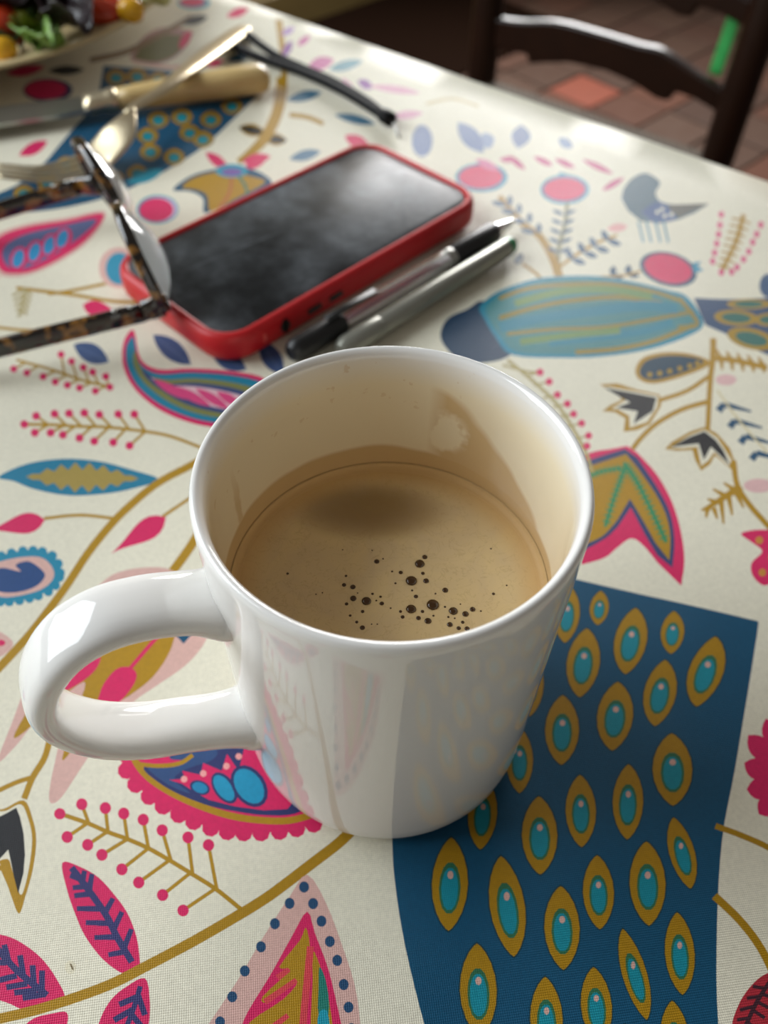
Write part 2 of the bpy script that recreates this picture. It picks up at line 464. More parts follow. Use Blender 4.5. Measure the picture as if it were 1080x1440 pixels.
# berry sprig in front
sprig([(238, 228), (330, 260), (410, 295), (480, 320), (560, 355), (640, 400), (730, 455), (820, 512), (915, 588)], [], [], 20, 17, 14, (0, 0))
for a, b in (((335, 262), (308, 188)), ((408, 294), (398, 203)), ((482, 322), (468, 224)), ((562, 357), (542, 247)), ((648, 405), (614, 287)), ((730, 455), (712, 314)), ((822, 514), (790, 343)),
             ((330, 260), (252, 312)), ((405, 293), (330, 342)), ((480, 322), (384, 380)), ((560, 357), (460, 435)), ((640, 402), (524, 485)), ((720, 450), (615, 533)), ((815, 510), (693, 592))):
    stroke(GO, [a, b], 14, straight=True); dots(PK, [b], 22, 23, 14)
dots(PK, [(224, 224)], 22, 22, 14)
# pink leaves with navy veins
fill(PK, [(233, 410), (300, 425), (370, 465), (430, 530), (480, 600), (515, 690), (528, 780), (524, 818), (470, 834), (390, 780), (320, 690), (280, 600), (250, 510)])
NVV = '34346a'
stroke(NVV, [(268, 428), (330, 510), (400, 610), (440, 690), (498, 788)], 26)
for a, b in (((310, 480), (318, 440)), ((335, 515), (346, 452)), ((395, 600), (426, 545)), ((430, 660), (460, 596)), ((468, 735), (496, 662)), ((318, 500), (272, 505)), ((335, 528), (278, 535)), ((378, 585), (288, 584)), ((410, 640), (322, 637)), ((440, 692), (355, 694)), ((472, 748), (408, 760)), ((298, 470), (262, 458))):
    stroke(NVV, [a, b], 23, 19, straight=True)
fill(PK, [(-60, 690), (0, 684), (70, 710), (150, 770), (210, 850), (242, 935), (150, 972), (100, 975), (40, 950), (-60, 890)])
stroke(NVV, [(-30, 720), (60, 820), (175, 915)], 26)
for a, b in (((30, 790), (12, 722)), ((85, 842), (72, 762)), ((125, 875), (120, 800)), ((155, 900), (156, 820)), ((20, 790), (-20, 790)), ((60, 840), (-10, 858)), ((100, 870), (20, 885)), ((135, 895), (50, 905)), ((160, 912), (82, 925))):
    stroke(NVV, [a, b], 23, straight=True)
fill(PK, [(250, 980), (245, 1040), (180, 1120), (90, 1120), (70, 1060), (120, 1005), (190, 985)])
fill(PK, [(548, 850), (566, 930), (562, 1026), (530, 1120), (400, 1150), (365, 1080), (378, 1005), (420, 930), (480, 880)])
stroke(NVV, [(530, 880), (510, 950), (468, 1060), (440, 1120)], 20)
for a, b in (((522, 915), (548, 990)), ((520, 920), (450, 950)), ((495, 985), (540, 1040)), ((500, 970), (430, 1010))): stroke(NVV, [a, b], 23, straight=True)
# scalloped pink paisley at the mug's foot
sc_ = [(478, 0), (478, 60), (520, 120), (580, 170), (640, 208), (700, 238), (770, 268), (850, 290), (950, 296), (1060, 290), (1190, 262), (1300, 200)]
PRINT_SC = sc_ + [(1320, 60), (1250, -120), (1000, -220), (700, -180), (540, -90)]
fill(PK, PRINT_SC)
scallop(PK, sc_, 34, 1.0, False)
stroke(GO, [(505, -30), (510, 20), (560, 85), (650, 145), (760, 195), (870, 230), (980, 247), (1100, 248), (1220, 215)], 26)
fill(NV, [(545, 45), (600, 105), (690, 155), (800, 195), (900, 215), (1000, 228), (1120, 222), (1200, 160), (1200, 20), (1100, -120), (850, -140), (660, -60), (690, 30)])
fill('2f4d7d', [(560, 52), (640, 115), (720, 145), (660, 95), (700, 55), (800, 20), (820, -20), (720, -60), (640, 10), (700, 22), (620, 40)])
poly(PK, [(640, 95), (690, 110), (720, 130), (790, 170), (890, 195), (1000, 210), (1090, 205), (1160, 120), (1100, -40), (940, -90), (905, 60), (860, -5), (840, 60), (770, 30), (760, 75), (690, 60), (700, 90)])
ell(NV, 757, 124, 40, 27, 20); ell('1b86b4', 757, 124, 30, 20, 20); ell(NV, 850, 125, 40, 68, -35); ell('1b95bd', 848, 125, 29, 57, -35); ell(NV, 945, 118, 62, 88, -35); ell('1b95bd', 944, 118, 49, 74, -35)
dots('f0a3a0', [(858, 42), (770, 70), (697, 92), (905, 5)], 13)
stroke(GO, [(520, 35), (600, 42), (680, 32), (730, 0)], 16)
# the long stem in front
stroke('ac820c', [(-60, 1018), (0, 1003), (170, 960), (400, 880), (560, 800), (740, 705), (900, 612), (1000, 550), (1080, 492), (1180, 415), (1290, 330), (1380, 240)], 39, 41)

K(0, 1060, 2.7); ell('e3dcc2', 264, 808, 22, 26); ell('7a6a4a', 269, 806, 4, 15, -25, 10)
# --- spotted pink leaf in front
K(280, 1140, 3.375)
fill(PP, [(512, 298), (430, 400), (300, 600), (200, 770), (100, 925), (30, 1030), (-40, 1150), (-60, 1260), (800, 1260), (775, 1150), (765, 1012), (740, 830), (680, 640), (600, 430)], 3)
dots('1f4a70', [(497, 357), (428, 435), (358, 532), (292, 642), (215, 757), (155, 880), (97, 1000), (40, 1110), (540, 436), (580, 520), (620, 617), (655, 707), (686, 822), (709, 930), (722, 1032), (730, 1130)], 24, 27, 14)
fill(PK, [(512, 474), (440, 590), (340, 770), (230, 950), (190, 1050), (130, 1240), (720, 1240), (700, 1150), (680, 1040), (650, 900), (610, 740), (550, 580)], 3)
fill(GO, [(505, 550), (478, 610), (378, 738), (430, 752), (300, 878), (325, 905), (462, 812), (400, 890), (240, 1000), (200, 1100), (180, 1230), (470, 1230), (485, 1012), (510, 800), (524, 640)], 3)
fill(GO, [(538, 660), (575, 740), (612, 880), (632, 1012), (650, 1230), (530, 1230), (528, 1012), (538, 800)], 3)
stroke('d9434e', [(528, 640), (512, 800), (492, 1012), (485, 1230)], 34)
for a, b in (((460, 800), (310, 905)), ((425, 750), (370, 790)), ((420, 968), (355, 1020)), ((380, 1010), (330, 1100))): stroke('d9434e', [a, b], 24, 30, straight=True)
fill(DG, [(570, 738), (600, 800), (615, 900), (608, 980), (565, 960), (566, 850)], 3); fill('169ab0', [(566, 960), (608, 950), (624, 1080), (630, 1230), (556, 1230), (560, 1080)], 3)

# --- peacock tail at right
K(0, 0, 1)
poly(BL, spline([(590, 762), (640, 775), (730, 795), (820, 815), (944, 843), (1068, 872)], 3) + spline([(1066, 890), (1055, 960), (1035, 1080), (1017, 1180), (1010, 1300), (1012, 1440), (1030, 1560)], 4) + spline([(660, 1600), (625, 1520), (597, 1440), (570, 1330), (557, 1250), (552, 1192), (553, 1120), (560, 1000), (573, 880)], 4))
for e in ((843.6, 852.8, 13.5, 24, -2), (887.8, 899, 23, 46.5, -7), (946.7, 887.5, 16.5, 30, -2), (994, 942.5, 25, 49, -13), (821, 930, 23.5, 48.5, -5), (929.4, 972.5, 23, 46.5, -7), (866, 1005, 25.5, 48.5, -4),
          (946.7, 1080.5, 28, 51, 1), (791, 1025, 24, 49, -1), (884, 1126, 21.5, 53, -1), (817.5, 1139, 21.5, 51, 1), (798, 862, 18, 40, -3), (960.5, 1198, 18.5, 50, 12), (912, 1241, 25.5, 59, 2), (842.5, 1253.5, 22, 52, 2),
          (957.8, 1339.5, 21, 58, 4), (894, 1369, 18, 64, 17), (791, 1304, 25, 59, 2), (839.7, 1414, 22, 55, 4), (951, 1463, 21, 57, 4), (769, 1433, 23, 60, 2), (633, 1242, 25.5, 66, -2), (714, 1273.5, 25, 71, 9),
          (759.4, 1173.6, 25, 55, 1), (673, 1392, 26, 66, 2), (679, 1143, 20.5, 50, -3), (731, 1068, 19, 46, 0), (620, 1090, 21, 48, 0), (650, 1010, 20, 46, 0), (700, 980, 20, 46, 0), (745, 960, 20, 46, 0), (735, 1520, 24, 55, 3), (640, 1520, 24, 60, 0), (885, 1500, 22, 60, 5), (1000, 1560, 20, 50, 0)):
    eye(*e)

# --- right side, beyond the mug
K(680, 240, 2.7)
ell('2a8fae', -7, 20, 100, 55); ell(PK, -10, 18, 84, 44); ell('2a8fae', 310, 65, 94, 56); poly('2a8fae', [(280, 20), (290, 0), (320, 8), (345, 15)]); ell(PK, 308, 64, 80, 44)
stroke('8d8a6a', [(320, 115), (310, 200), (285, 300), (288, 400)], 16); stroke(GO, [(60, 90), (150, 195), (215, 245), (265, 330), (290, 405)], 20, 34); stroke(GO, [(290, 360), (360, 310), (440, 265), (510, 240)], 12)
for i in range(5):
    y = 140 + i * 36
    leaf('41607e', (308 - i * 5, y + 22), (352 - i * 5, y + 2), 15); leaf('41607e', (306 - i * 5, y + 22), (262 - i * 5, y + 2), 15)
for x, y in ((80, 100), (115, 130), (155, 165), (190, 205)): leaf('41607e', (x + 20, y + 30), (x + 22, y - 15), 22); leaf('41607e', (x + 10, y + 25), (x - 50, y + 12), 22)
for x, y in ((325, 320), (370, 295), (415, 275), (460, 248)): leaf('41607e', (x + 15, y + 15), (x - 10, y - 30), 24); leaf('41607e', (x + 10, y + 10), (x + 65, y + 30), 24)
leaf('e2a9a6', (470, 215), (550, 205), 34)
for x, y in ((490, 380), (548, 375)): leaf('33536f', (x, y + 20), (x + 5, y - 22), 26); leaf('33536f', (x, y + 18), (x + 45, y + 22), 20)
stroke(GO, [(600, 378), (520, 398), (440, 402)], 8); leaf('33536f', (120, 350), (150, 310), 30); stroke(GO, [(150, 350), (200, 385), (230, 420)], 12)
K(680, 0, 2.7)
for a, b in (((95, 585), (160, 640)), ((190, 590), (265, 625)), ((270, 598), (350, 632)), ((375, 600), (495, 655)), ((535, 668), (450, 718)), ((60, 600), (130, 600))): leaf('c4467c', a, b, 24)
leaf('6d84a8', (145, 470), (140, 555), 74); leaf('6d84a8', (285, 520), (340, 555), 40); leaf('8d9dbb', (0, 500), (25, 560), 60); leaf('d97aa2', (-30, 600), (60, 640), 30)
K(680, 240, 2.7)
poly('4d6a78', spline([(525, 100), (535, 60), (570, 20), (620, 4), (672, 38), (655, 75), (668, 105), (700, 118), (770, 124)], 3) + [(860, 118), (800, 155), (740, 180), (690, 188), (600, 186), (550, 145)])
poly('3c5a8a', spline([(600, 150), (660, 110), (720, 140), (730, 180), (650, 195)], 3)); poly('5a5a52', [(700, 122), (860, 118), (745, 172), (715, 150)])
dots(CR, [(662, 150), (690, 165), (715, 160), (680, 140)], 8)
for x in (590, 620, 655, 685): stroke('5f93a6', [(x, 185), (x + 18, 268)], 9, straight=True)
ell(BL, 703, 370, 112, 64, 14); ell(PK, 702, 368, 94, 54, 14); poly('2a8fae', [(795, 345), (830, 340), (815, 358), (838, 372), (800, 385)])
stroke(GO, [(990, 160), (962, 260), (905, 378)], 18)
for i in range(8): y = 180 + i * 25; stroke(GO, [(982 - i * 9, y), (945 - i * 8, y - 5)], 8, straight=True); stroke(GO, [(982 - i * 9, y), (1015 - i * 10, y + 15)], 8, straight=True)
dots('d95080', [(905, 160), (900, 200), (895, 235), (888, 270), (880, 305), (872, 338), (905, 380), (1055, 200), (1040, 235), (1025, 265), (1010, 300), (990, 330), (965, 360), (945, 378)], 11, 14)
ell('33557a', 1085, 430, 35, 45)
# bird body
fill('2c4660', [(-140, 560), (-60, 520), (0, 490), (60, 570), (125, 650), (110, 690), (40, 720), (-80, 720), (-160, 640)])
fill('0f86a2', [(-15, 515), (30, 470), (100, 435), (220, 402), (400, 396), (560, 418), (700, 450), (775, 475), (838, 572), (780, 622), (640, 670), (450, 700), (300, 706), (110, 695), (45, 625), (5, 560)])
fill('3c8488', [(10, 515), (60, 470), (120, 447), (230, 414), (400, 408), (560, 430), (700, 462), (760, 485), (815, 570), (760, 612), (640, 655), (450, 686), (300, 692), (125, 682), (60, 615), (22, 560)])
for q, w in (([(60, 480), (160, 445), (300, 430), (480, 430), (640, 455), (750, 490)], 14), ([(60, 555), (180, 520), (340, 490), (520, 478), (680, 500)], 15), ([(90, 615), (250, 600), (450, 590), (640, 560), (800, 530)], 12), ([(350, 685), (500, 672), (650, 640), (800, 580)], 16), ([(745, 480), (815, 575), (740, 590)], 14)): stroke('94802a', q, w * 1.15)
for q, w in (([(60, 590), (200, 560), (420, 530), (600, 510), (740, 520)], 38), ([(250, 650), (420, 630), (600, 605), (720, 570)], 30)): stroke('1d8299', q, w)
for q, w in (([(120, 500), (300, 455), (480, 450), (640, 475)], 22), ([(140, 645), (300, 625), (520, 600)], 20)): stroke('6f8f55', q, w * 1.3)
poly('24476e', spline([(800, 478), (900, 482), (1000, 480), (1150, 472)], 3) + spline([(1150, 720), (1050, 680), (950, 625), (845, 580)], 3))
for x, y, rx, ry, a in ((962, 552, 85, 30, 4), (1010, 500, 85, 20, 0), (1020, 632, 95, 40, 14), (1090, 560, 60, 26, 0)): ell('a8861f', x, y, rx, ry, a); ell('2a6a60', x, y, rx * .66, ry * .6, a)
# branch with black flowers
K(700, 480, 2.842)
stroke(GO, [(864, -20), (862, 60), (852, 150), (842, 345)], 26, 20)
fill(GO, [(552, 110), (580, 60), (660, 38), (760, 42), (850, 72), (840, 95), (760, 128), (640, 160), (575, 150)])
fill('0f3c52', [(570, 110), (595, 72), (665, 52), (760, 55), (825, 75), (760, 112), (640, 145), (585, 138)])
dots('a8861f', [(610, 125), (650, 120), (690, 112), (730, 102), (770, 92), (800, 82)], 11)
stroke(GO, [(850, 60), (950, 70), (1080, 100)], 22)
for i in range(5): x = 880 + i * 42; stroke(GO, [(x + 15, 66 + i * 6), (x - 5, 25 + i * 8)], 20, 8, straight=True); stroke(GO, [(x + 15, 70 + i * 6), (x + 20, 108 + i * 3)], 20, 8, straight=True)
stroke(GO, [(852, 130), (760, 190), (650, 228)], 18); stroke(GO, [(842, 235), (740, 265), (640, 320), (575, 380), (540, 425)], 20)
poly(GO, [(408, 165), (480, 160), (560, 185), (650, 205), (656, 250), (610, 325), (560, 348), (505, 355), (512, 300), (470, 275), (420, 272), (450, 248), (500, 225), (470, 195)])
poly(CR, [(430, 172), (540, 190), (644, 210), (640, 255), (600, 315), (530, 338), (528, 290), (480, 262), (455, 262), (515, 225)])
poly(BK, [(425, 178), (540, 198), (637, 217), (622, 272), (545, 322), (562, 272), (475, 257), (532, 236)])
poly(GO, [(670, 425), (700, 395), (770, 355), (830, 335), (880, 362), (930, 420), (955, 490), (958, 560), (935, 505), (890, 465), (870, 450), (852, 485), (815, 512), (792, 470), (780, 428), (720, 432)])
poly(CR, [(690, 420), (770, 368), (830, 346), (880, 378), (938, 470), (925, 492), (868, 436), (845, 470), (815, 492), (800, 415), (740, 422)])
poly(BK, [(692, 417), (770, 375), (830, 353), (875, 388), (905, 430), (930, 488), (855, 415), (826, 468), (806, 402), (745, 410)])
stroke(GO, [(945, 470), (960, 570), (1010, 650), (1110, 760)], 22)
stroke(GO, [(975, 575), (920, 610), (830, 668)], 34, 18)
for a, b in (((950, 590), (905, 560)), ((915, 615), (862, 585)), ((880, 640), (840, 625)), ((850, 660), (815, 670)), ((955, 600), (985, 660)), ((925, 615), (940, 690)), ((895, 635), (905, 725)), ((865, 660), (880, 705)), ((840, 665), (835, 700))): stroke(GO, [a, b], 22, 8, straight=True)
ell('e0b6b4', 915, 148, 42, 22); ell('e0b6b4', 1045, 572, 60, 28)
for x, y in ((890, 250), (935, 315), (978, 378), (1022, 445)):
    stroke('1f4e6e', [(x - 5, y + 22), (x + 15, y - 5)], 30, 24, straight=True); stroke('1f4e6e', [(x + 15, y - 5), (x + 125, y + 25)], 24, 8, straight=True)
stroke('d8cba0', [(880, 190), (960, 300), (1080, 440)], 8)
# tulip at the rim
fill(PK, [(330, 452), (420, 430), (515, 412), (560, 440), (640, 530), (700, 640), (735, 760), (748, 870), (736, 972)], 4) if False else poly(PK, spline([(250, 500), (370, 440), (450, 425), (520, 412)], 4) + spline([(560, 440), (640, 530), (700, 640), (735, 760), (748, 870), (736, 972)], 4) + spline([(640, 880), (585, 815), (535, 785), (480, 820), (430, 860), (340, 888)], 4) + [(260, 800)])
poly('31406f', spline([(280, 510), (375, 466), (510, 424)], 3) + spline([(560, 460), (640, 580), (690, 680), (708, 790), (700, 900)], 4) + spline([(640, 852), (590, 770), (533, 660)], 3) + spline([(480, 740), (430, 785), (330, 840)], 3))
poly(GO, spline([(300, 520), (385, 488), (515, 445)], 3) + spline([(560, 500), (630, 600), (675, 690), (692, 780), (688, 872)], 3) + spline([(630, 800), (580, 710), (530, 625)], 3) + spline([(480, 710), (420, 775), (330, 815)], 3))
for q, w in (([(505, 480), (560, 560), (620, 680), (675, 800)], 30), ([(510, 500), (470, 610), (430, 738)], 26), ([(320, 560), (400, 520), (500, 500)], 22)):
    stroke('2d8a5c', q, w * .55)
    P = spline(q, 6)
    for i in range(1, len(P) - 1, 1):
        t = P[i + 1] - P[i - 1]; t /= np.linalg.norm(t); nn = np.array((-t[1], t[0])); stroke('2d8a5c', [P[i] - nn * w * .7, P[i] + nn * w * .7], 7, straight=True)
# dotted sprig behind the rim
stroke('b0a066', [(40, 70), (150, 160), (250, 260), (345, 420), (380, 520)], 14); stroke('b0a066', [(20, 90), (120, 115), (170, 118)], 10)
for x, y in ((170, 118), (207, 155), (240, 207), (280, 243), (305, 283), (337, 320), (365, 370), (358, 412)): stroke('b0a066', [(x, y), (x - 60, y + 15)], 8, straight=True); dots(PK, [(x, y)], 15)
# pink flowers at the right edge
fill(PK, [(975, 765), (1020, 750), (1080, 748), (1180, 760), (1200, 900), (1100, 960), (1060, 970), (1020, 930), (1018, 880), (1060, 835), (1020, 800)]); dots('c98a3a', [(1048, 790), (1060, 920), (1100, 860)], 16)
K(780, 800, 3.6)
for a, b, w in (((1150, 1010), (985, 835), 110), ((1150, 1060), (965, 975), 110), ((1150, 1100), (978, 1110), 110), ((1160, 1130), (1040, 1235), 110), ((1150, 960), (1075, 750), 90)): drop(PK, b, a, w) if False else leaf(PK, a, b, w, 10, 1.5)
ell(PK, 1130, 1040, 70, 150)
K(780, 1100, 3.6)
stroke('ac820c', [(820, 215), (950, 262), (1090, 325), (1200, 400)], 30); stroke('ac820c', [(815, 570), (930, 680), (1020, 790), (1085, 900), (1150, 1050)], 40)
fill('b02a38', [(905, 1240), (935, 1130), (990, 1040), (1060, 975), (1130, 960), (1180, 1050), (1160, 1200), (1080, 1320), (960, 1330)])
stroke('40202c', [(1100, 1000), (1030, 1110), (960, 1260)], 22)
for a, b in (((1075, 1040), (1010, 1030)), ((1050, 1080), (980, 1090)), ((1020, 1130), (945, 1150)), ((1060, 1070), (1120, 1090)), ((1035, 1110), (1095, 1140)), ((1010, 1150), (1070, 1190)), ((995, 1190), (930, 1200)), ((985, 1215), (1040, 1250))): stroke('40202c', [a, b], 18, straight=True)

# --- far edge beyond the phone
K(340, 0, 2.7)
stroke(GO, [(140, 70), (160, 250), (150, 400), (90, 530), (-10, 610)], 24); leaf('3f6f8a', (170, 375), (305, 345), 40); leaf('3f6f8a', (350, 430), (510, 465), 34)
stroke(GO, [(180, 430), (250, 440), (310, 465)], 18); leaf(PK, (390, 510), (490, 560), 50); leaf('5b7f98', (180, 600), (300, 570), 40); leaf(PK, (0, 610), (110, 590), 40)
leaf('8a4f9a', (155, 215), (190, 150), 30); leaf('b08ac0', (150, 130), (200, 100), 26); leaf('c86a9c', (250, 250), (350, 220), 50); leaf('6f9aa6', (330, 260), (460, 225), 40); leaf('8a4f9a', (440, 300), (500, 330), 36)
leaf('d9a0b6', (560, 440), (690, 425), 34); leaf('d9a0b6', (480, 320), (680, 350), 30); ell('7d8db0', 685, 530, 40, 60); leaf('7d8db0', (820, 460), (920, 575), 70); leaf('6f7fa4', (1060, 470), (1050, 560), 60)
stroke('cbb988', [(700, 390), (800, 370), (900, 400)], 10); leaf('d9a0b6', (380, 290), (430, 350), 26); leaf('c86a9c', (210, 170), (260, 130), 26)
NSEEN = len(PRINT)

# --- the print runs on over the rest of the cloth: leaves and drops scattered where the laid part stops
def world_poly(c, pts): PRINT.append((c, None, pts))
def in_laid(s, t):
    q = tp(s, t) - CAM; zz = q @ FW; x = 540 + FPX * (q @ RT) / zz; y = 720 - FPX * (q @ UP) / zz
    return zz > 0.02 and -60 < x < 1140 and -60 < y < 1640
for i in range(1500):
    s, t = random.uniform(TA + .04, TB - .04), random.uniform(.04, TDp - .04)
    if in_laid(s, t) or any((s - a) ** 2 + (t - b) ** 2 < .0014 for a, b in world_poly.__dict__.setdefault('used', [])): continue
    world_poly.used.append((s, t))
    c0 = tp(s, t); a = random.uniform(0, 6.28); d = np.array((math.cos(a), math.sin(a), 0)); nn = np.array((-d[1], d[0], 0)); L = random.uniform(.012, .026); w = L * random.uniform(.3, .45)
    def lf(c, k):
        A = [c0 + d * L * k * (2 * j / 8 - 1) + nn * w * k * math.sin(math.pi * j / 8) for j in range(9)] + [c0 + d * L * k * (2 * j / 8 - 1) - nn * w * k * math.sin(math.pi * j / 8) for j in range(7, 0, -1)]
        world_poly(c, [(q[0], q[1]) for q in A])
    c1 = random.choice((PK, BL, GO, NV, TQ, PP)); lf(c1, 1.0)
    if random.random() < .6: lf(random.choice([c for c in (PK, GO, TQ, PP) if c != c1]), .6)


def in_table(x, y, k=.006):
    q = np.array((x, y, 0)) - E0; return TA + k < q @ EX < TB - k and k < q @ EN < TDp - k


def clip_table(P):
    """clip polygon to the cloth's flat top"""
    k = .0065
    for nrm, off in ((EX, TA + k), (-EX, -(TB - k)), (EN, k), (-EN, -(TDp - k))):
        out = []
        for i in range(len(P)):
            a, b = P[i - 1], P[i]; da = (np.append(a, 0) - E0) @ nrm - off; db = (np.append(b, 0) - E0) @ nrm - off
            if da >= 0: out.append(a)
            if (da >= 0) != (db >= 0): out.append(a + (b - a) * da / (da - db))
        P = out
        if len(P) < 3: return []
    return P


U2 = 100.0    # triangulate in centimetres
verts, faces, cols = [], [], []
cs = [tp(TA, 0), tp(TB, 0), tp(TB, TDp), tp(TA, TDp)]
NS, NTT = 56, 38
bd = [tp(TA + (TB - TA) * i / NS, 0) for i in range(NS)] + [tp(TB, TDp * i / NTT) for i in range(NTT)] + [tp(TB - (TB - TA) * i / NS, TDp) for i in range(NS)] + [tp(TA, TDp - TDp * i / NTT) for i in range(NTT)]
bd = bd[::-1]
verts += [Vector((q[0] * U2, q[1] * U2)) for q in bd]; faces.append(list(range(len(bd)))); cols.append(CR); NB = len(bd)
for i in range(1, NS):
    for j in range(1, NTT):
        q = tp(TA + (TB - TA) * i / NS, TDp * j / NTT); verts.append(Vector((q[0] * U2, q[1] * U2)))
for it in PRINT:
    if it[1] is None: P = [np.array(q, float) for q in it[2]]
    else: P = [at(x, y)[:2] for x, y in it[1]]
    P = clip_table(P)
    R_ = []
    for q in P:
        if not R_ or np.linalg.norm(q - R_[-1]) > 5e-5: R_.append(q)
    while len(R_) > 2 and np.linalg.norm(R_[0] - R_[-1]) < 5e-5: R_.pop()
    if len(R_) < 3: continue
    ar = sum(R_[i - 1][0] * R_[i][1] - R_[i][0] * R_[i - 1][1] for i in range(len(R_)))
    if abs(ar) < 1e-9: continue
    if ar < 0: R_ = R_[::-1]
    b = len(verts); verts += [Vector((q[0] * U2, q[1] * U2)) for q in R_]; faces.append(list(range(b, b + len(R_)))); cols.append(it[0])
ov, oe, of, ovo, _, off = delaunay_2d_cdt(verts, [], faces, 1, 1e-5, True)


def cloth_z(x, y):
    n1 = noise.noise(Vector((x * 14, y * 14, 3.3))); n2 = noise.noise(Vector((x * 38, y * 38, 9.1)))
    return -.0007 + .0006 * n1 + .00025 * n2


CV = [(q[0] / U2, q[1] / U2, cloth_z(q[0] / U2, q[1] / U2)) for q in ov]
CF, CC = [], []
for f, g in zip(of, off): CF.append(tuple(f)); CC.append(lin(cols[max(g)]) if g else lin(CR))
# the cloth rolls over the edge and hangs in soft folds
bkey = {}
for i, g in enumerate(ovo):
    for k in g:
        if k < NB: bkey[k] = i
prev = [bkey[k] for k in range(NB)]
for out, dz in ((.003, -.0012), (.005, -.005), (.006, -.02), (.010, -.07), (.016, -.14), (.022, -.22)):
    cur = []
    for k, q in enumerate(bd):
        d = np.zeros(3); s_, t_ = (q - E0) @ EX, (q - E0) @ EN
        if s_ < TA + 1e-4: d -= EX
        if s_ > TB - 1e-4: d += EX
        if t_ < 1e-4: d -= EN
        if t_ > TDp - 1e-4: d += EN
        d /= np.linalg.norm(d)
        fold = 1 + .5 * math.sin(k * 1.3) * min(1, -dz / .1)
        p3 = q + d * out * fold; cur.append(len(CV)); CV.append((p3[0], p3[1], cloth_z(q[0], q[1]) + dz))
    for k in range(NB):
        a, b = prev[k], prev[(k + 1) % NB]; CF.append((a, cur[k], cur[(k + 1) % NB], b)[::1]); CC.append(lin(CR))
    prev = cur

m = NT('printed_cotton')
at_ = m.n('ShaderNodeAttribute', attribute_name='print_colour').outputs['Color']
x, y, z = m.xyz()[:3]
u = m.math('ADD', m.math('MULTIPLY', x, .80), m.math('MULTIPLY', y, -.60)); v = m.math('ADD', m.math('MULTIPLY', x, .60), m.math('MULTIPLY', y, .80))
kf = 2 * math.pi / .0007
wv = m.math('MULTIPLY', m.math('SINE', m.math('MULTIPLY', u, kf)), m.math('SINE', m.math('MULTIPLY', v, kf)))
nz = m.noise(900, 3, .7); nb = m.noise(9, 3)
f1 = m.rng(m.math('ADD', m.math('MULTIPLY', wv, .45), m.math('MULTIPLY', nz, 1.0)), .0, 1.0, .76, 1.10)
colr = m.mix(1.0, at_, m.n('ShaderNodeCombineColor').outputs[0], 'MULTIPLY')
cc = m.t.nodes[-1] if False else [q for q in m.t.nodes if q.bl_idname == 'ShaderNodeCombineColor'][0]
for i in range(3): m.l(f1, cc.inputs[i])
m.p(col=colr, rough=m.rng(nb, .3, .7, .40, .52), spec=.27); m.bump(m.math('ADD', wv, m.math('MULTIPLY', nz, .8)), .28, .00025)
cloth_mat = m.m
cl = obj('tablecloth', (CV, CF), cloth_mat)
ca_ = cl.data.attributes.new('print_colour', 'FLOAT_COLOR', 'CORNER')
buf = []
for p_, c in zip(cl.data.polygons, CC): buf += list(c) * p_.loop_total
ca_.data.foreach_set('color', buf)
tag(cl, 'cream cotton tablecloth printed with pink, gold and blue birds and leaves', 'tablecloth')
print('print polygons', len(PRINT), 'cloth triangles', len(CF))

# ------------------------------------------------------------------ mug
m = NT('white_glaze')
x, y, z = m.xyz()[:3]
ang = m.math('ARCTAN2', y, x); rad = m.math('SQRT', m.math('ADD', m.math('MULTIPLY', x, x), m.math('MULTIPLY', y, y)))
inside = m.math('MULTIPLY', m.math('LESS_THAN', rad, .03555), m.math('GREATER_THAN', z, .03))
nzs = m.noise(140, 3, .55); nzl = m.noise(45, 2, .5)
ring_top = m.math('ADD', .0655, m.math('ADD', m.math('MULTIPLY', nzl, .004), m.math('MULTIPLY', m.math('SINE', m.math('ADD', ang, -.9)), .0012)))
film = m.rng(m.math('SUBTRACT', ring_top, z), -.0006, .0009)
zs = m.math('ADD', m.rng(ang, .05, 1.35, .0615, .0885), m.math('MULTIPLY', m.math('SUBTRACT', nzl, .5), .010))
sm = m.math('MULTIPLY', m.rng(m.math('SUBTRACT', zs, z), -.0012, .0016), m.math('MULTIPLY', m.rng(ang, -.2, .05), m.rng(ang, 1.36, 1.22)))
hole = m.math('MULTIPLY', m.rng(m.math('ABSOLUTE', m.math('SUBTRACT', ang, m.math('ADD', 1.18, m.math('MULTIPLY', m.math('SUBTRACT', nzs, .5), .35)))), .06, .11, 1, 0), m.math('MULTIPLY', m.rng(m.math('ADD', z, m.math('MULTIPLY', m.math('SUBTRACT', nzs, .5), .012)), .0705, .0725), m.rng(m.math('ADD', z, m.math('MULTIPLY', m.math('SUBTRACT', nzs, .5), -.012)), .0815, .0785)))
sm = m.math('MULTIPLY', sm, m.math('SUBTRACT', 1.0, hole))
stk = m.math('MULTIPLY', m.rng(m.math('ABSOLUTE', m.math('SUBTRACT', ang, m.math('ADD', 2.82, m.math('MULTIPLY', m.math('SUBTRACT', nzs, .5), .10)))), .02, .05, .5, 0), m.rng(z, .088, .074))
spk = m.math('MULTIPLY', m.rng(m.noise(330, 2, .6), .66, .70, 0, .30), m.math('MULTIPLY', m.rng(z, .076, .080), m.rng(ang, .9, 1.3)))
st = m.math('MULTIPLY', inside, m.math('MAXIMUM', m.math('MAXIMUM', m.math('MULTIPLY', film, .72), m.math('MULTIPLY', sm, .66)), m.math('MAXIMUM', m.math('MAXIMUM', stk, spk), m.rng(z, .093, .085, .0, .10))))
chip = m.math('MULTIPLY', 0.0, nzs)
m.p(col=m.mix(st, m.mix(m.math('MULTIPLY', inside, m.rng(z, .096, .088)), lin('edebe7'), lin('f1e5c8')), lin('c1954f')), rough=.07, spec=.72)  # inner wall warmed by coffee film and painted-in bounce light
glaze = m.m
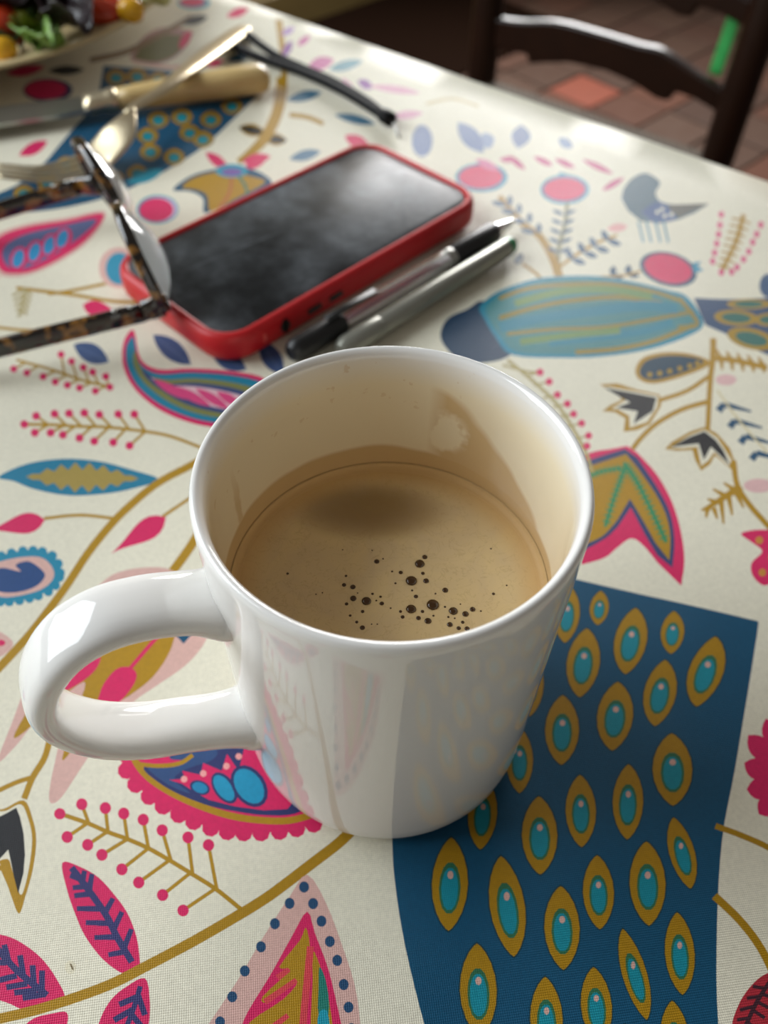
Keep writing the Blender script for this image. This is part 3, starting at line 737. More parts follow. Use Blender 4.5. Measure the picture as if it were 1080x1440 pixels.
mug = thing('coffee_mug', 'white glazed china mug with a loop handle, half full of milky coffee', 'mug')
H, RTP, RBT = .0973, .0381, .0372
prof = [(0, .0022), (.028, .0022), (.0285, .0016), (.0290, .0002), (.0305, .0000), (.0335, .0003), (.0352, .0013), (.0364, .0030), (.0371, .0056), (.03735, .010)]
prof += [(.03735 + (RTP - .03735) * (zz - .01) / (H - .012), zz) for zz in (.02, .035, .05, .065, .08, .09)]
prof += [(.03808, .0945), (.03800, .0958), (.03765, .0967), (.0371, .0971), (.0365, .0969), (.0359, .0962), (.0355, .0948), (.0353, .092)]
prof += [(.0352, .08), (.0350, .065), (.0348, .05), (.0345, .03), (.0340, .018), (.0325, .011), (.029, .0075), (.022, .006), (0, .0057)]
obj('body', lathe(prof, 128), glaze, mug, auto=60)
phi = math.radians(206)
hd = np.array((math.cos(phi), math.sin(phi), 0)); hs = np.array((-hd[1], hd[0], 0))
hp = [(.0362, .0764, .0088, .0054), (.0376, .0765, .0084, .0049), (.0392, .0773, .0077, .0042), (.0430, .0798, .0071, .0035), (.0500, .0828, .0069, .0032), (.0580, .0838, .0068, .0032), (.0655, .0808, .0068, .0032), (.0715, .0738, .0068, .0032), (.0742, .0650, .0068, .0032), (.0724, .0555, .0068, .0032), (.0670, .0460, .0068, .0033), (.0590, .0388, .0068, .0034), (.0510, .0345, .0068, .0035), (.0440, .0305, .0070, .0038), (.0392, .0279, .0077, .0045), (.0374, .0270, .0085, .0052), (.0359, .0269, .0089, .0057)]
sp = spline([(a, b, c, d) for a, b, c, d in hp], 5)
obj('handle', sweep([hd * q[0] + np.array((0, 0, q[1])) for q in sp], [(q[2], q[3]) for q in sp], hs, 22, 2.7), glaze, mug)

# ------------------------------------------------------------------ coffee
CZ = .0612
m = NT('milky_coffee')
x, y, z = m.xyz()[:3]
rad = m.math('SQRT', m.math('ADD', m.math('MULTIPLY', x, x), m.math('MULTIPLY', y, y)))
ns = m.noise(70, 4, .6, None, 1.2); nf = m.noise(260, 3, .6, None, .8)
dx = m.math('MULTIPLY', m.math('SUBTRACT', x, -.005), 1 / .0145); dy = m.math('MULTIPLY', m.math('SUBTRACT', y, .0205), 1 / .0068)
dark = m.rng(m.math('ADD', m.math('ADD', m.math('MULTIPLY', dx, dx), m.math('MULTIPLY', dy, dy)), m.math('MULTIPLY', m.math('SUBTRACT', ns, .5), .8)), .0, 2.2, .72, 0, True)  # dark reflection of the room, painted into the coffee's colour
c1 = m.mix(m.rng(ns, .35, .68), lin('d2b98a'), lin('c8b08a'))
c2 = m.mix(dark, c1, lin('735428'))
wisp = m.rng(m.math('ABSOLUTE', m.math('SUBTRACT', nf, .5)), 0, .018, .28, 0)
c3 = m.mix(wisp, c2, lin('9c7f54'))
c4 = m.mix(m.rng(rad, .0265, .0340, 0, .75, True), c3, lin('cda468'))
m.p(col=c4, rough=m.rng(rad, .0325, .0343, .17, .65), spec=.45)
coffee_mat = m.m
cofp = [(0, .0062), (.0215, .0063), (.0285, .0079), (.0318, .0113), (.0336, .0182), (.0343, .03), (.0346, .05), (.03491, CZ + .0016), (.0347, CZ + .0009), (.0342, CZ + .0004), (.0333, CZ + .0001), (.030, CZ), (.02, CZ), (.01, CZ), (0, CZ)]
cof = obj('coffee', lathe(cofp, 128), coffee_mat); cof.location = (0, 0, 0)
tag(cof, 'milky tan coffee with clustered dark bubbles inside the white mug', 'coffee')
bub = simple('bubble_film', '33200c', '4a3014', .1, 300, spec=.5)
K(440, 700, 3.375)
BUBS = [(303, 303, 14), (333, 290, 5), (531, 282, 14), (507, 314, 25), (417, 355, 11), (522, 359, 10), (467, 395, 29), (537, 395, 15), (376, 350, 6), (392, 406, 6), (157, 371, 7), (148, 414, 11), (190, 424, 14), (192, 478, 16), (160, 504, 9), (254, 491, 24),
        (283, 456, 7), (321, 470, 7), (327, 502, 11), (301, 488, 5), (236, 540, 9), (177, 559, 7), (208, 590, 8), (235, 617, 13), (471, 440, 6), (489, 469, 11), (628, 439, 15), (582, 455, 5), (569, 509, 31), (466, 529, 25), (416, 540, 8), (426, 566, 10),
        (501, 571, 12), (546, 585, 17), (520, 540, 9), (572, 560, 6), (627, 518, 6), (666, 538, 22), (643, 566, 6), (673, 572, 5), (724, 552, 16), (758, 530, 14), (797, 538, 5), (650, 602, 14), (711, 591, 9), (692, 619, 11), (732, 622, 13), (857, 456, 8),
        (920, 416, 5), (845, 242, 5), (895, 94, 11), (956, 165, 14), (141, 247, 4), (281, 250, 4), (279, 600, 4), (306, 600, 4), (369, 524, 5), (15, 458, 4), (45, 451, 4), (-120, 360, 7), (212, 452, 4), (700, 505, 4), (430, 690, 8), (520, 700, 9)]
bm_v, bm_f = lathe([(0, -.25), (.5, -.22), (.9, -.05), (1, .08), (.93, .3), (.72, .46), (.4, .56), (0, .6)], 14)
bub_me = None
for bx, by, br in BUBS:
    q = at(440 + bx / 3.375, 700 + by / 3.375, CZ)
    if q[0] ** 2 + q[1] ** 2 > .0325 ** 2: continue
    r = br / 3.375 * .175 / FPX
    if bub_me is None: b = obj('bubble', (bm_v, bm_f), bub, cof); bub_me = b.data
    else: b = bpy.data.objects.new('bubble', bub_me); COL.objects.link(b); b.parent = cof
    b.location = (q[0], q[1], CZ); b.scale = (r, r, r * .8)

# ------------------------------------------------------------------ phone
pa = math.radians(46.85); PLOC = np.array((-0.03945, 0.21953, 0.0))
ph = thing('smartphone', 'smartphone with a smudged dark screen in a red bumper case', 'phone', tuple(PLOC), pa)
ploc = lambda q: np.array(((q - PLOC)[0] * math.cos(pa) + (q - PLOC)[1] * math.sin(pa), -(q - PLOC)[0] * math.sin(pa) + (q - PLOC)[1] * math.cos(pa), q[2]))
red = simple('red_silicone', 'b8161c', 'c41c22', .42, 200, .03, spec=.4)
CL, CW, CRD = .1530, .0778, .0150
def pr(k, z, n=8): return [(x, y, z) for x, y in rrect(CL - 2 * k, CW - 2 * k, CRD - k, n)]
obj('case', stack([pr(.0035, .0), pr(.0014, .0006), pr(.0003, .0022), pr(0, .005), pr(0, .0085), pr(.0004, .0108), pr(.0014, .0121), pr(.0024, .0125), pr(.0034, .0123), pr(.0041, .0116), pr(.0043, .0106)]), red, ph, auto=70)
m = NT('dark_screen'); n1 = m.noise(28, 4, .6); n2 = m.noise(90, 3, .6, None, 1.0); x, y, z = m.xyz()[:3]
sc = m.rng(m.math('ABSOLUTE', m.math('SUBTRACT', m.math('ADD', y, m.math('MULTIPLY', x, .12)), m.math('ADD', .003, m.math('MULTIPLY', n1, .004)))), .0001, .0008, .10, 0)
sc = m.math('MULTIPLY', sc, m.math('MULTIPLY', m.rng(x, -.062, -.05), m.rng(x, .0, -.02)))
smg = m.math('MULTIPLY', m.rng(n1, .36, .72), m.rng(n2, .30, .75, .35, 1.0))
m.p(col=m.mix(m.math('ADD', m.math('MULTIPLY', smg, .36), sc), lin('242627'), lin('a8b0b8')), rough=m.rng(n1, .3, .7, .28, .44), spec=.22)
obj('screen', stack([[(x, y, z) for x, y in rrect(.1440 - 2 * k, .0690 - 2 * k, .0106 - k)] for k, z in ((0, .0100), (0, .01125), (.0006, .0116))]), m.m, ph, auto=50)
blackp = simple('black_plastic', '0c0c0d', '161617', .4, 200)
tag(obj('bezel', stack([[(x, y, z) for x, y in rrect(.1452 - 2 * k, .0702 - 2 * k, .0112 - k)] for k, z in ((0, .0098), (0, .0112), (.0004, .0113))]), blackp, ph, auto=50), 'thin black border round the screen')
for (px, py), L, hgt, nm in (((396, 455), .0046, .0062, 'mute_switch'), ((437, 431), .0075, .0026, 'volume_button'), ((465, 412), .0075, .0026, 'volume_button')):
    q = ploc(at(px, py, .0062)); yy = -CW / 2
    rr = rrect(L, hgt, hgt * .48, 5)
    obj(nm, stack([[(q[0] + a, yy + d, .0064 + b) for a, b in rr][::-1] for d in (.002, -.0005)][::-1]), blackp, ph, auto=50)
q = ploc(at(371, 474, .0062)); tag(obj('charging_seam', stack([[(q[0] + a, -CW / 2 + d, .0060 + b) for a, b in rrect(.0011, .0042, .0005, 4)] for d in (.001, -.0003)]), simple('light_red', 'd8554a', None, .4), ph), 'pale red raised rib')

# ------------------------------------------------------------------ pens
def rod(p0, p1, prof, n=18):
    p0, p1 = np.array(p0), np.array(p1); t = p1 - p0; L = np.linalg.norm(t); t = t / L; u = np.array((0, 0, 1.) if abs(t[2]) < .95 else (1., 0, 0)); u -= t * (u @ t); u /= np.linalg.norm(u); s = np.cross(t, u)
    return stack([[p0 + t * L * k + (s * math.cos(a) + u * math.sin(a)) * r for a in np.arange(n) * 2 * math.pi / n] for k, r in prof])
m = NT('clear_plastic'); m.p(col=lin('f2eef0'), rough=.06, trans=.92, ior=1.45); clearp = m.m
steel = simple('brushed_steel', 'b9b9b4', 'a4a49f', .28, 300, metal=.9)
grey = simple('grey_barrel', '8d8d84', '9a9a90', .3, 200, metal=.6)
pz = .0050
A0, A1 = at(724, 309, pz), at(408, 497, pz)
pen = thing('ballpoint_pen', 'clear-barrelled ballpoint pen with black grip, nearer the red phone', 'pen', tuple(A0 * (1, 1, 0)), group=None)
lc = pen.location
obj('barrel', shift(rod(A0, A1, [(.10, .0030), (.105, .0040), (.30, .0043), (.82, .0043), (.83, .0036)]), lc), clearp, pen, auto=40)
obj('cone_tip', shift(rod(A0, A1, [(0, .0006), (.015, .0012), (.06, .0026), (.10, .0038), (.102, .003)]), lc), tag(obj('ink_refill', shift(rod(A0, A1, [(.03, .0008), (.1, .0014), (.8, .0014)]), lc), simple('ink_red', '7a2030', '5a1622', .3), pen), 'dark red ink tube') and clearp, pen, auto=40)
tag(obj('grip', shift(rod(A0, A1, [(.11, .0044), (.12, .0050), (.30, .0050), (.315, .0044)]), lc), blackp, pen, auto=40), 'black rubber grip')
obj('collar', shift(rod(A0, A1, [(.318, .0044), (.322, .0047), (.345, .0047), (.35, .0044)]), lc), steel, pen, auto=40)
obj('end_cap', shift(rod(A0, A1, [(.80, .0044), (.81, .0049), (.97, .0049), (.99, .0042), (1, .003)]), lc), blackp, pen, auto=40)
d = (A1 - A0); obj('clip', shift(bar(A0 + d * .66 + np.array((0, 0, .0058)), A0 + d * .86 + np.array((0, 0, .0062)), .003, .0012), lc), blackp, pen)
B0, B1 = at(721, 342, .0044), at(478, 494, .0044)
pen2 = thing('felt_pen', 'plain silver-grey pen with a green end, nearer the mug', 'pen', tuple(B0 * (1, 1, 0)))
lc = pen2.location
obj('barrel', shift(rod(B0, B1, [(.045, .0040), (.05, .0043), (.80, .0043), (.81, .0039)]), lc), grey, pen2, auto=40)
tag(obj('end_plug', shift(rod(B0, B1, [(0, .0022), (.008, .0034), (.02, .0040), (.044, .0042)]), lc), simple('green_plastic', '1d7a4a', '2a8a5a', .2, 100), pen2, auto=40), 'green end plug')
obj('cap', shift(rod(B0, B1, [(.79, .0042), (.80, .0046), (.97, .0046), (1, .0030)]), lc), grey, pen2, auto=40)

# ------------------------------------------------------------------ glasses
m = NT('tortoiseshell'); n1 = m.noise(150, 3, .5); 
m.p(col=m.mix(m.rng(n1, .54, .64), lin('150d08'), lin('8a5f26')), rough=.10, spec=.6, coat=.5); tort = m.m
m = NT('spectacle_lens'); m.p(col=lin('f2f5f5'), rough=.06, trans=.66, ior=1.46); lens_m = m.m  # pale haze in the lens stands in for a window reflection
GZ = .0135
N = at(236, 441, GZ); Fh = at(140, 264, GZ)
gd = Fh - N; GW = np.linalg.norm(gd); gd /= GW; gn = np.array((gd[1], -gd[0], 0)); lean = math.radians(-14)
gu = np.array((0, 0, 1.)) * math.cos(lean) + gn * math.sin(lean)
gl = thing('eyeglasses', 'tortoiseshell eyeglasses standing upside down with temples open, beside the phone', 'glasses', tuple(((N + Fh) / 2) * (1, 1, 0)))
lc = gl.location
G0 = np.array((N[0], N[1], GZ - .001))
def gp(s, t, o=0.):
    b = .0040 * (1 - ((s - GW / 2) / (GW / 2)) ** 2)
    return G0 + gd * s + gu * t + gn * (b + o)
OUTL = [(.000, .0075), (.0012, .0030), (.006, .0018), (.022, .0014), (.040, .0018), (.0468, .0040), (.0485, .0095), (.0470, .0190), (.0425, .0275), (.0345, .0335), (.0245, .0360), (.0145, .0338), (.0060, .0270), (.0012, .0165)]
LW = GW / 2 - .0055
def outline(far, k=0.0):
    P = spline([(a / .0485 * LW, b * .92) for a, b in OUTL], 3, True); P = [np.array(q) for q in P]; c = sum(P) / len(P)
    P = [q + (c - q) / np.linalg.norm(c - q) * k for q in P]
    return [(GW - q[0], q[1]) if far else (q[0], q[1]) for q in P], ((GW - c[0]) if far else c[0], c[1])
for far in (False, True):
    rp, c = outline(far)
    n = len(rp)
    obj('rim', shift(sweep([gp(s, t) for s, t in rp], (.0023, .0017), [tuple(gn)] * n, 10, 2.6, True), lc), tort, gl)
    ri, c = outline(far, .0014)
    def cap(o, k): return [[gp(c[0] + (s - c[0]) * f, c[1] + (t - c[1]) * f, o + k * (1 - f * f) ** .8) for s, t in ri] for f in (1, .96, .88, .75, .6, .4, .2, .04)]
    fr, bk = cap(.0008, .0075), cap(-.0004, .0050)
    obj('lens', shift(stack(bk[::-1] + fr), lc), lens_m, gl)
obj('bridge', shift(sweep([gp(s, t) for s, t in spline([(GW / 2 - .007, .010), (GW / 2 - .003, .0075), (GW / 2, .0068), (GW / 2 + .003, .0075), (GW / 2 + .007, .010)], 4)], (.0022, .0022), None, 10), lc), tort, gl)
bdir = at(0, 505, .005) - N; bdir[2] = 0; bdir /= np.linalg.norm(bdir)
bd2 = at(0, 293, .005) - at(137, 266, .005); bd2[2] = 0; bd2 /= np.linalg.norm(bd2)
for base, dr, s in ((N, bdir, .0015), (Fh, bd2, GW - .0015)):
    z0 = .004
    st = gp(s, z0)
    b0 = np.array((base[0], base[1], st[2])) + dr * .003
    hb = obj('end_piece', shift(sweep([gp(s + (.003 if s < .05 else -.003), .0055), st + dr * .0012, b0 + dr * .006], [(.0050, .0026), (.0048, .0028), (.0042, .0024)], (0, 0, 1), 12, 3), lc), tort, gl)
    path = [b0 + dr * k for k in (.0062, .02, .04, .06, .08, .10, .115, .125, .135)]
    path = [q + np.array((0, 0, dz)) for q, dz in zip(path, [-(b0[2] - .0044) * k / .115 for k in (.0062, .02, .04, .06, .08, .10, .115, .115, .115)])]
    path[-2] = path[-2] + np.array((0, 0, .002)); path[-1] = path[-1] + np.array((0, 0, .006))
    tm = obj('temple', shift(sweep(path, [(.0040, .0020)] * 6 + [(.0042, .0022), (.0042, .0024), (.0036, .0020)], (0, 0, 1), 12, 2.8), lc), tort, gl)
    inn = gn * 0 + np.cross(dr, (0, 0, 1))
    for k in (.010, .016):
        c = b0 + dr * k + np.array((0, 0, .0038 - (b0[2] - .0044) * k / .115))
        obj('rivet', shift(blob(c, (.0011, .0011, .0007), 1, 0, 10, 6), lc), steel, tm)

# ------------------------------------------------------------------ knife and fork
m = NT('cream_handle'); nz = m.noise(120, 3); m.p(col=m.mix(nz, lin('d8bd84'), lin('c9ab70')), rough=.3, spec=.5); ivory = m.m
silver = simple('silver_plate', 'ddcfb0', 'd0c0a0', .30, 400, metal=.85)  # cream reflection of the wall tinted into the silver
bladem = simple('steel_blade', 'aeb0ac', '9fa19d', .30, 300, metal=.9)
kn = thing('table_knife', 'steel table knife with a cream handle, lying under the fork', 'knife', tuple(at(165, 132) * (1, 1, 0)))
lc = kn.location
h0, h1 = at(378, 108, .0075), at(163, 140, .0065)
kd = (h1 - h0) / np.linalg.norm(h1 - h0); ks = np.array((-kd[1], kd[0], 0)); ks /= np.linalg.norm(ks)
HL = np.linalg.norm(h1 - h0)
prof_k = [(0, .0040, .0030), (.02, .0072, .0058), (.07, .0085, .0072), (.3, .0082, .0070), (.6, .0072, .0064), (.9, .0062, .0056), (1.0, .0056, .0050)]
obj('handle', shift(sweep([h0 + kd * HL * k for k, a, b in prof_k], [(a, b) for k, a, b in prof_k], tuple(ks), 18, 2.5), lc), ivory, kn)
obj('bolster', shift(sweep([h1 + kd * q for q in (-.001, .001, .004, .008, .013, .017)], [(.0058, .0052), (.0068, .0060), (.0064, .0056), (.0058, .0044), (.0070, .0050), (.0066, .0030)], tuple(ks), 18, 2.2), lc), silver, kn)
bl_o = [(.014, .0045), (.03, .0062), (.07, .0066), (.105, .0062), (.125, .004), (.134, 0)]
e_ = [h1 + kd * a + ks * (b + .003) for a, b in bl_o]; e2 = [h1 + kd * a - ks * (b + .004) for a, b in bl_o[:-1]][::-1]
bld = [q * (1, 1, 0) for q in e_ + e2]
obj('blade', shift(stack([[q + np.array((0, 0, z)) for q in bld] for z in (.0048, .0066)]), lc), bladem, kn, smooth=False)

fk = thing('dinner_fork', 'silver fork tinted with cream reflections, lying across the cream knife handle', 'fork', tuple(at(180, 185) * (1, 1, 0)))
lc = fk.location
fc = [(345, 40, .0022, .0040), (340, 43, .0026, .0062), (315, 60, .0055, .0068), (285, 82, .0120, .0062), (255, 105, .0170, .0050), (225, 128, .0178, .0036), (189, 150, .0165, .0026), (183, 160, .0160, .0034), (175, 174, .0145, .0068), (165, 190, .0120, .0102), (152, 206, .0090, .0114), (138, 220, .0062, .0120), (126, 230, .0045, .0122)]
fp = [at(x, y, z) for x, y, z, w in fc]; fs = spline([tuple(q) + (w,) for q, (_, _, _, w) in zip(fp, fc)], 4)
fd = fp[-1] - fp[7]; 
sidev = []
for i in range(len(fs)):
    t = fs[min(i + 1, len(fs) - 1)][:3] - fs[max(i - 1, 0)][:3]; s = np.cross(t, (0, 0, 1)); sidev.append(tuple(s / np.linalg.norm(s)))
nh = 7 * 4
obj('handle', shift(sweep([q[:3] for q in fs[:nh + 1]], [(q[3], .0016) for q in fs[:nh + 1]], sidev[:nh + 1], 14, 2.6), lc), silver, fk)
obj('head', shift(sweep([q[:3] for q in fs[nh:]], [(q[3], .0012) for q in fs[nh:]], sidev[nh:], 14, 3), lc), silver, fk)
tv = np.array(sidev[-1]); root = fp[-1]
tips = [at(-6, 231, .0095), at(-8, 237, .0095), at(-8, 243, .0095), at(-4, 249, .0095)]
for k in range(4):
    r0 = root - tv * (.0092 - k * .0061); sgn = 1
    tip0 = tips[k] if (at(4, 234) - at(6, 255)) @ tv < 0 else tips[3 - k]
    mid = (r0 + tip0) / 2 + np.array((0, 0, -.0035)); mid[2] = max(mid[2], .0018)
    pth = spline([r0 + (r0 - mid) * .12, r0 + np.array((0, 0, .0)), mid, tip0], 5)
    obj('tine', shift(sweep(pth, [(.0021 - .0012 * i / (len(pth) - 1), .0011 - .0004 * i / (len(pth) - 1)) for i in range(len(pth))], tuple(tv), 10, 2.6), lc), silver, fk)

# ------------------------------------------------------------------ folded cord
c0 = at(440, 100)
cordm = simple('cord_black', '08080a', '101012', .6, 200, spec=.2)
cd_ = thing('cord', 'thin black cord folded double, beyond the knife handle', 'cord', tuple(c0 * (1, 1, 0)))
lc = cd_.location
for pts in ([(322, 60), (350, 75), (385, 88), (420, 100), (455, 115), (485, 130), (515, 148), (540, 164)], [(345, 45), (365, 62), (392, 80), (425, 95), (460, 110), (490, 126), (520, 145), (541, 162)]):
    P3 = [at(x, y, .0026) for x, y in pts]
    obj('strand', shift(sweep(spline(P3, 4), (.0023, .0023), None, 10), lc), cordm, cd_)
p_e, p_d = at(541, 163, .0034), at(551, 169, .0034)
obj('end_plug', shift(sweep([p_e - (p_d - p_e) * .6, p_e, p_d], [(.0028, .0028), (.0034, .0040), (.0033, .0038)], None, 12, 3), lc), cordm, cd_)
obj('pin', shift(rod(p_d, p_d + np.array((.004, -.014, -.0022)), [(0, .0008), (1, .0008)], 8), lc), steel, cd_)

# ------------------------------------------------------------------ plate of salad
PC = np.array((-.2883, .4694, 0.)); PR = .1445
plm = simple('cream_china', 'd9c69a', 'd2be90', .18, 30, spec=.5)
pt = thing('dinner_plate', 'cream china plate holding the leftover salad', 'plate', tuple(PC))
obj('plate_body', lathe([(0, .003), (.055, .003), (.058, .0005), (.065, .0005), (.072, .0030), (.090, .0075), (.110, .0105), (.130, .0165), (.1425, .0200), (.1445, .0205), (.1440, .0220), (.141, .0222), (.128, .0190), (.108, .0130), (.088, .0098), (.068, .0062), (0, .0060)], 72), plm, pt)


def leafy(c, L, w, seed, rz=0., tilt=0., curl=.3, nx=14, ny=8):
    top, n = [], nx * ny
    for i in range(nx):
        for j in range(ny):
            a, b = i / (nx - 1), j / (ny - 1) * 2 - 1; ww = w * (math.sin(math.pi * min(.97, .06 + .9 * a)) ** .6) * (1 + .16 * math.sin(i * 2.4 + seed))
            zz = .35 * w * noise.noise(Vector((a * 4 + seed, b * 2.2, seed * .7))) + curl * L * (a - .5) ** 2 + .35 * w * b * b + .14 * w * math.sin(a * 16 + seed) * abs(b)
            x, y, zz = (a - .5) * L, b * ww * .5, zz
            x, zz = x * math.cos(tilt) - zz * math.sin(tilt), x * math.sin(tilt) + zz * math.cos(tilt)
            top.append(np.array((c[0] + x * math.cos(rz) - y * math.sin(rz), c[1] + x * math.sin(rz) + y * math.cos(rz), c[2] + zz)))
    V = top + [q + np.array((0, 0, -.0009)) for q in top]; Fc = []
    for i in range(nx - 1):
        for j in range(ny - 1):
            a = i * ny + j; Fc.append((a, a + ny, a + ny + 1, a + 1)); Fc.append((n + a, n + a + 1, n + a + ny + 1, n + a + ny))
    per = [i * ny for i in range(nx)] + [(nx - 1) * ny + j for j in range(1, ny)] + [i * ny + ny - 1 for i in range(nx - 2, -1, -1)] + [j for j in range(ny - 2, 0, -1)]
    for k in range(len(per)): a, b = per[k], per[(k + 1) % len(per)]; Fc.append((b, a, n + a, n + b))
    return V, Fc


green = simple('lettuce_green', '5d8a2c', '86a84a', .35, 90, .2)
dgreen = simple('dark_salad_leaf', '1e2f14', '33481c', .4, 90, .2)
purple = simple('radicchio_purple', '140a0d', '241016', .3, 80, .1)
palel = simple('pale_lettuce', 'b9bd74', 'd3d3a0', .35, 60, .1)
tomr = simple('tomato_red', 'cc4420', 'b03418', .16, 60, spec=.6)
ylw = simple('sweetcorn_yellow', 'e2a416', 'f0b92c', .25, 90)
olv = simple('olive_leaf', '7d7a24', '5f6a1e', .4, 80, .1)


def put(name, vf, mat, label, cat, grp=None):
    v, f = vf; c = np.mean(np.array(v), 0); o = obj(name, shift(vf, c), mat); o.location = tuple(c); tag(o, label, cat, grp); return o
PZ = .012
def pa_(px, py, z=.016): return at(px, py, z)
put('salad_leaf', leafy(pa_(40, 48, .019), .055, .040, 2.1, .9, .1, .12), dgreen, 'dark green leaf lying flat beneath the frilly lettuce on the plate', 'leaf')
put('salad_leaf', leafy(pa_(128, 22, .017), .055, .022, 7.4, .7, 0, .06), olv, 'olive leaf strip under the red tomato wedges on the plate', 'leaf')
put('salad_leaf', leafy(pa_(16, 8, .024), .07, .05, 4.4, 1.9, .1, .15), dgreen, 'dark green leaf behind the tomato at the plate\'s left', 'leaf')
put('salad_leaf', leafy(pa_(52, 27, .029), .034, .018, 1.2, 1.3, .1, .2), olv, 'olive green leaf strip between tomato and dark purple leaf', 'leaf')
put('lettuce_leaf', leafy(pa_(47, 50, .027), .040, .015, 3.3, -.75, .05, .15), green, 'bright frilly lettuce piece nearest the plate rim', 'lettuce')
put('lettuce_leaf', leafy(pa_(66, 66, .021), .020, .014, 6.3, .2, .0, .3), green, 'small bright lettuce tip hanging toward the plate rim', 'lettuce')
put('lettuce_leaf', leafy(pa_(203, 5, .024), .034, .016, 9.3, .5, .1, .1), palel, 'pale lettuce rib beside the yellow corn at the plate\'s right', 'lettuce')
put('lettuce_leaf', leafy(pa_(128, 2, .026), .04, .016, 5.0, .5, .1, .15), olv, 'yellowish green lettuce strip beyond the dark purple leaf', 'lettuce')
put('radicchio_leaf', leafy(pa_(92, 16, .034), .060, .028, 8.2, -.95, -.1, .35), purple, 'large curled blackish purple leaf on top of the salad', 'leaf')
put('radicchio_leaf', leafy(pa_(42, 2, .034), .05, .03, 5.6, .5, .1, .25), purple, 'blackish purple leaf behind, at the top of the picture', 'leaf')
put('tomato_wedge', blob(pa_(7, 36, .027), (.011, .009, .010), 3, .15), tomr, 'orange red tomato piece at the picture\'s left edge', 'tomato')
put('tomato_wedge', blob(pa_(138, 17, .025), (.013, .007, .007), 5, .2), tomr, 'long red tomato wedge right of the purple leaf', 'tomato')
put('tomato_wedge', blob(pa_(160, 11, .025), (.007, .0065, .0065), 6, .2), tomr, 'small red tomato bit next to the yellow corn kernel', 'tomato')
put('corn_kernel', blob(pa_(4, 69, .024), (.0075, .0065, .006), 8, .12), ylw, 'yellow corn kernel at the picture\'s left edge', 'corn')
put('corn_kernel', blob(pa_(184, 14, .026), (.0078, .007, .0065), 9, .12), ylw, 'yellow corn kernel near the plate\'s right rim', 'corn')

# ------------------------------------------------------------------ added floor-shade sheet and chair
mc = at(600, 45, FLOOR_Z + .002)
shade_sheet = obj('floor_shade', stack([[(x, y, z) for x, y in rrect(.66 - 2 * k, .52 - 2 * k, .02, 4)] for k, z in ((.002, .0), (0, .002), (0, .005), (.003, .0075))]), simple('floor_shade_brown', '160b05', '1e1008', .95, 200, .3, spec=.05), smooth=False)  # flat dark sheet added in place of the shaded floor
shade_sheet.location = tuple(mc); shade_sheet.rotation_euler = (0, 0, math.radians(44)); tag(shade_sheet, 'dark brown sheet standing in for shade on the tiled floor left of the chair', 'mat')
chw = simple('dark_oak', '190b06', '271208', .34, 30, .05, spec=.28)
cu0 = np.array((.7987, -.6018, 0.)); CA = np.array((.1193, 1.0541, 0.)) - cu0 * .012; cu = np.array((.7987, -.6018, 0.)); cm_ = np.array((-.6018, -.7987, 0.))
ch = thing('ladderback_chair', 'dark wooden ladder-back chair with wavy slats, drawn up to the table', 'chair', (CA[0], CA[1], FLOOR_Z))
lc = np.array(ch.location)
W_ = .3365
cp = lambda u, mm, z: CA + cu * u + cm_ * mm + np.array((0, 0, z))
for u in (0, W_):
    obj('back_post', shift(rod(cp(u, 0, FLOOR_Z + .0022), cp(u, 0, .26), [(0, .014), (.05, .017), (.42, .0195), (.46, .0195), (.93, .0185), (.95, .014), (.965, .018), (.985, .016), (1, .006)], 20), lc), chw, ch, auto=60)
    obj('front_leg', shift(rod(cp(u + (.035 if u else -.035), .36, FLOOR_Z + .0022), cp(u + (.03 if u else -.03), .36, -.29), [(0, .013), (.1, .018), (.9, .019), (1, .018)], 18), lc), chw, ch, auto=60)
    for zz in (-.62, -.48): obj('side_stretcher', shift(rod(cp(u, .01, zz), cp(u + (.033 if u else -.033), .35, zz), [(0, .008), (.5, .011), (1, .008)], 12), lc), chw, ch)
for zz in (-.58, -.45): obj('front_stretcher', shift(rod(cp(-.03, .36, zz), cp(W_ + .03, .36, zz), [(0, .009), (.5, .013), (1, .009)], 12), lc), chw, ch)
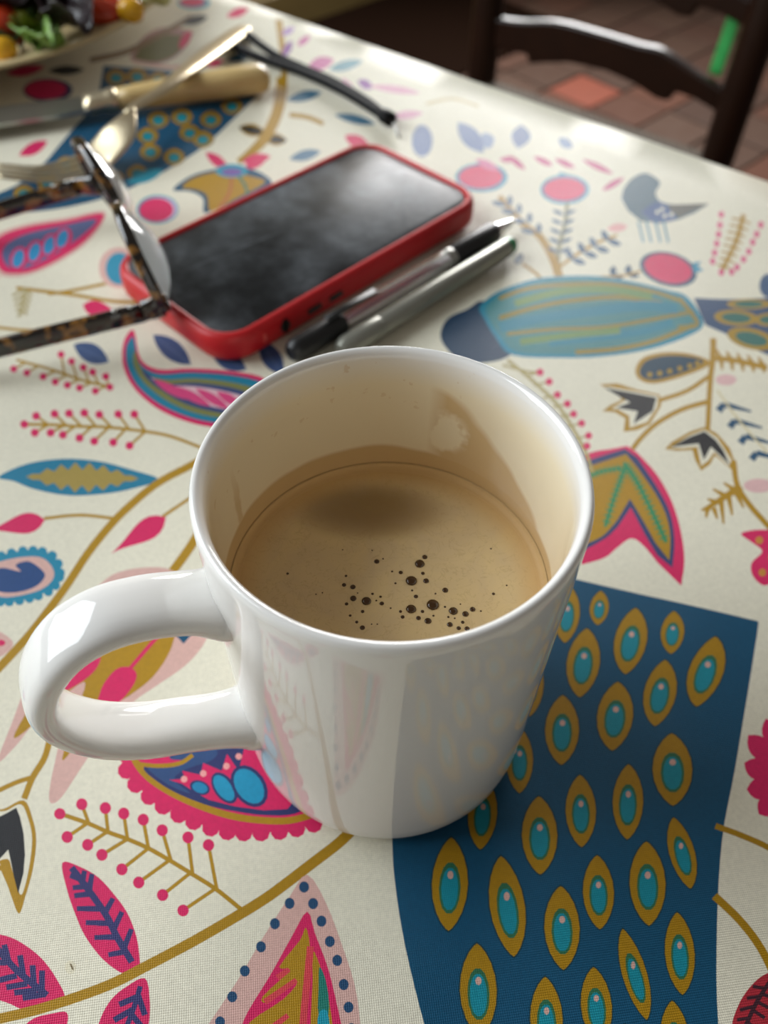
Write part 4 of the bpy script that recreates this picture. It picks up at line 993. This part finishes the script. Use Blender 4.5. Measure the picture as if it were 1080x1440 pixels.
upc = [(.0, -.199), (.045, -.193), (.09, -.182), (.144, -.180), (.19, -.180), (.218, -.179), (.258, -.191), (.3065, -.203)]
loc_ = [(.0, -.236), (.060, -.2275), (.066, -.238), (.085, -.231), (.114, -.222), (.161, -.218), (.195, -.222), (.225, -.2305), (.238, -.2295), (.243, -.217), (.266, -.218), (.3065, -.228)]
ol = [(a * W_ / .3065, b - .004) for a, b in [tuple(q) for q in spline(upc, 4)] + loc_[::-1]]
for dz in (0, .090, .20):
    o = obj('slat', shift(prism([(a, b + dz) for a, b in ol], -.007, .007, (CA, cu, np.array((0, 0, 1.)), cm_)), lc), chw, ch, smooth=False)
    bv = o.modifiers.new('bevel', 'BEVEL'); bv.width = .003; bv.segments = 2; bv.limit_method = 'ANGLE'
m = NT('rush_seat'); wv = m.n('ShaderNodeTexWave'); wv.inputs['Scale'].default_value = 45; wv.inputs['Distortion'].default_value = 1.5; m.l(m.co(), wv.inputs['Vector'])
m.p(col=m.mix(wv.outputs[1], lin('4e4438'), lin('62574a')), rough=.8, spec=.2); m.bump(wv.outputs[1], .5, .002)
seat = [cp(-.045, .378, 0), cp(W_ + .045, .378, 0), cp(W_ + .004, -.012, 0), cp(-.004, -.012, 0)]
def inset(k): c = sum(seat) / 4; return [q + (c - q) / np.linalg.norm(c - q) * k for q in seat]
obj('seat', shift(stack([[q + np.array((0, 0, z)) for q in inset(k)] for k, z in ((.008, -.315), (0, -.305), (0, -.288), (.008, -.281), (.06, -.2785))]), lc), m.m, ch, smooth=False)

# green ribbon tied to the upper slat
gr = simple('green_ribbon', '2f9a4a', '46b862', .5, 60)
r0 = cp(.289, -.0165, -.098); 
rp = [cp(.303, .0, -.1005), cp(.303, -.012, -.1025), cp(.302, -.0145, -.115), cp(.302, -.014, -.14), cp(.301, -.0145, -.17), cp(.299, -.016, -.2)]
rib = obj('ribbon', shift(sweep(spline([tuple(q) for q in rp], 5), (.0075, .0007), tuple(cu), 8, 3), rp[2]), gr); rib.location = tuple(rp[2])
tag(rib, 'bright green ribbon hanging by the right post of the dark chair', 'ribbon')
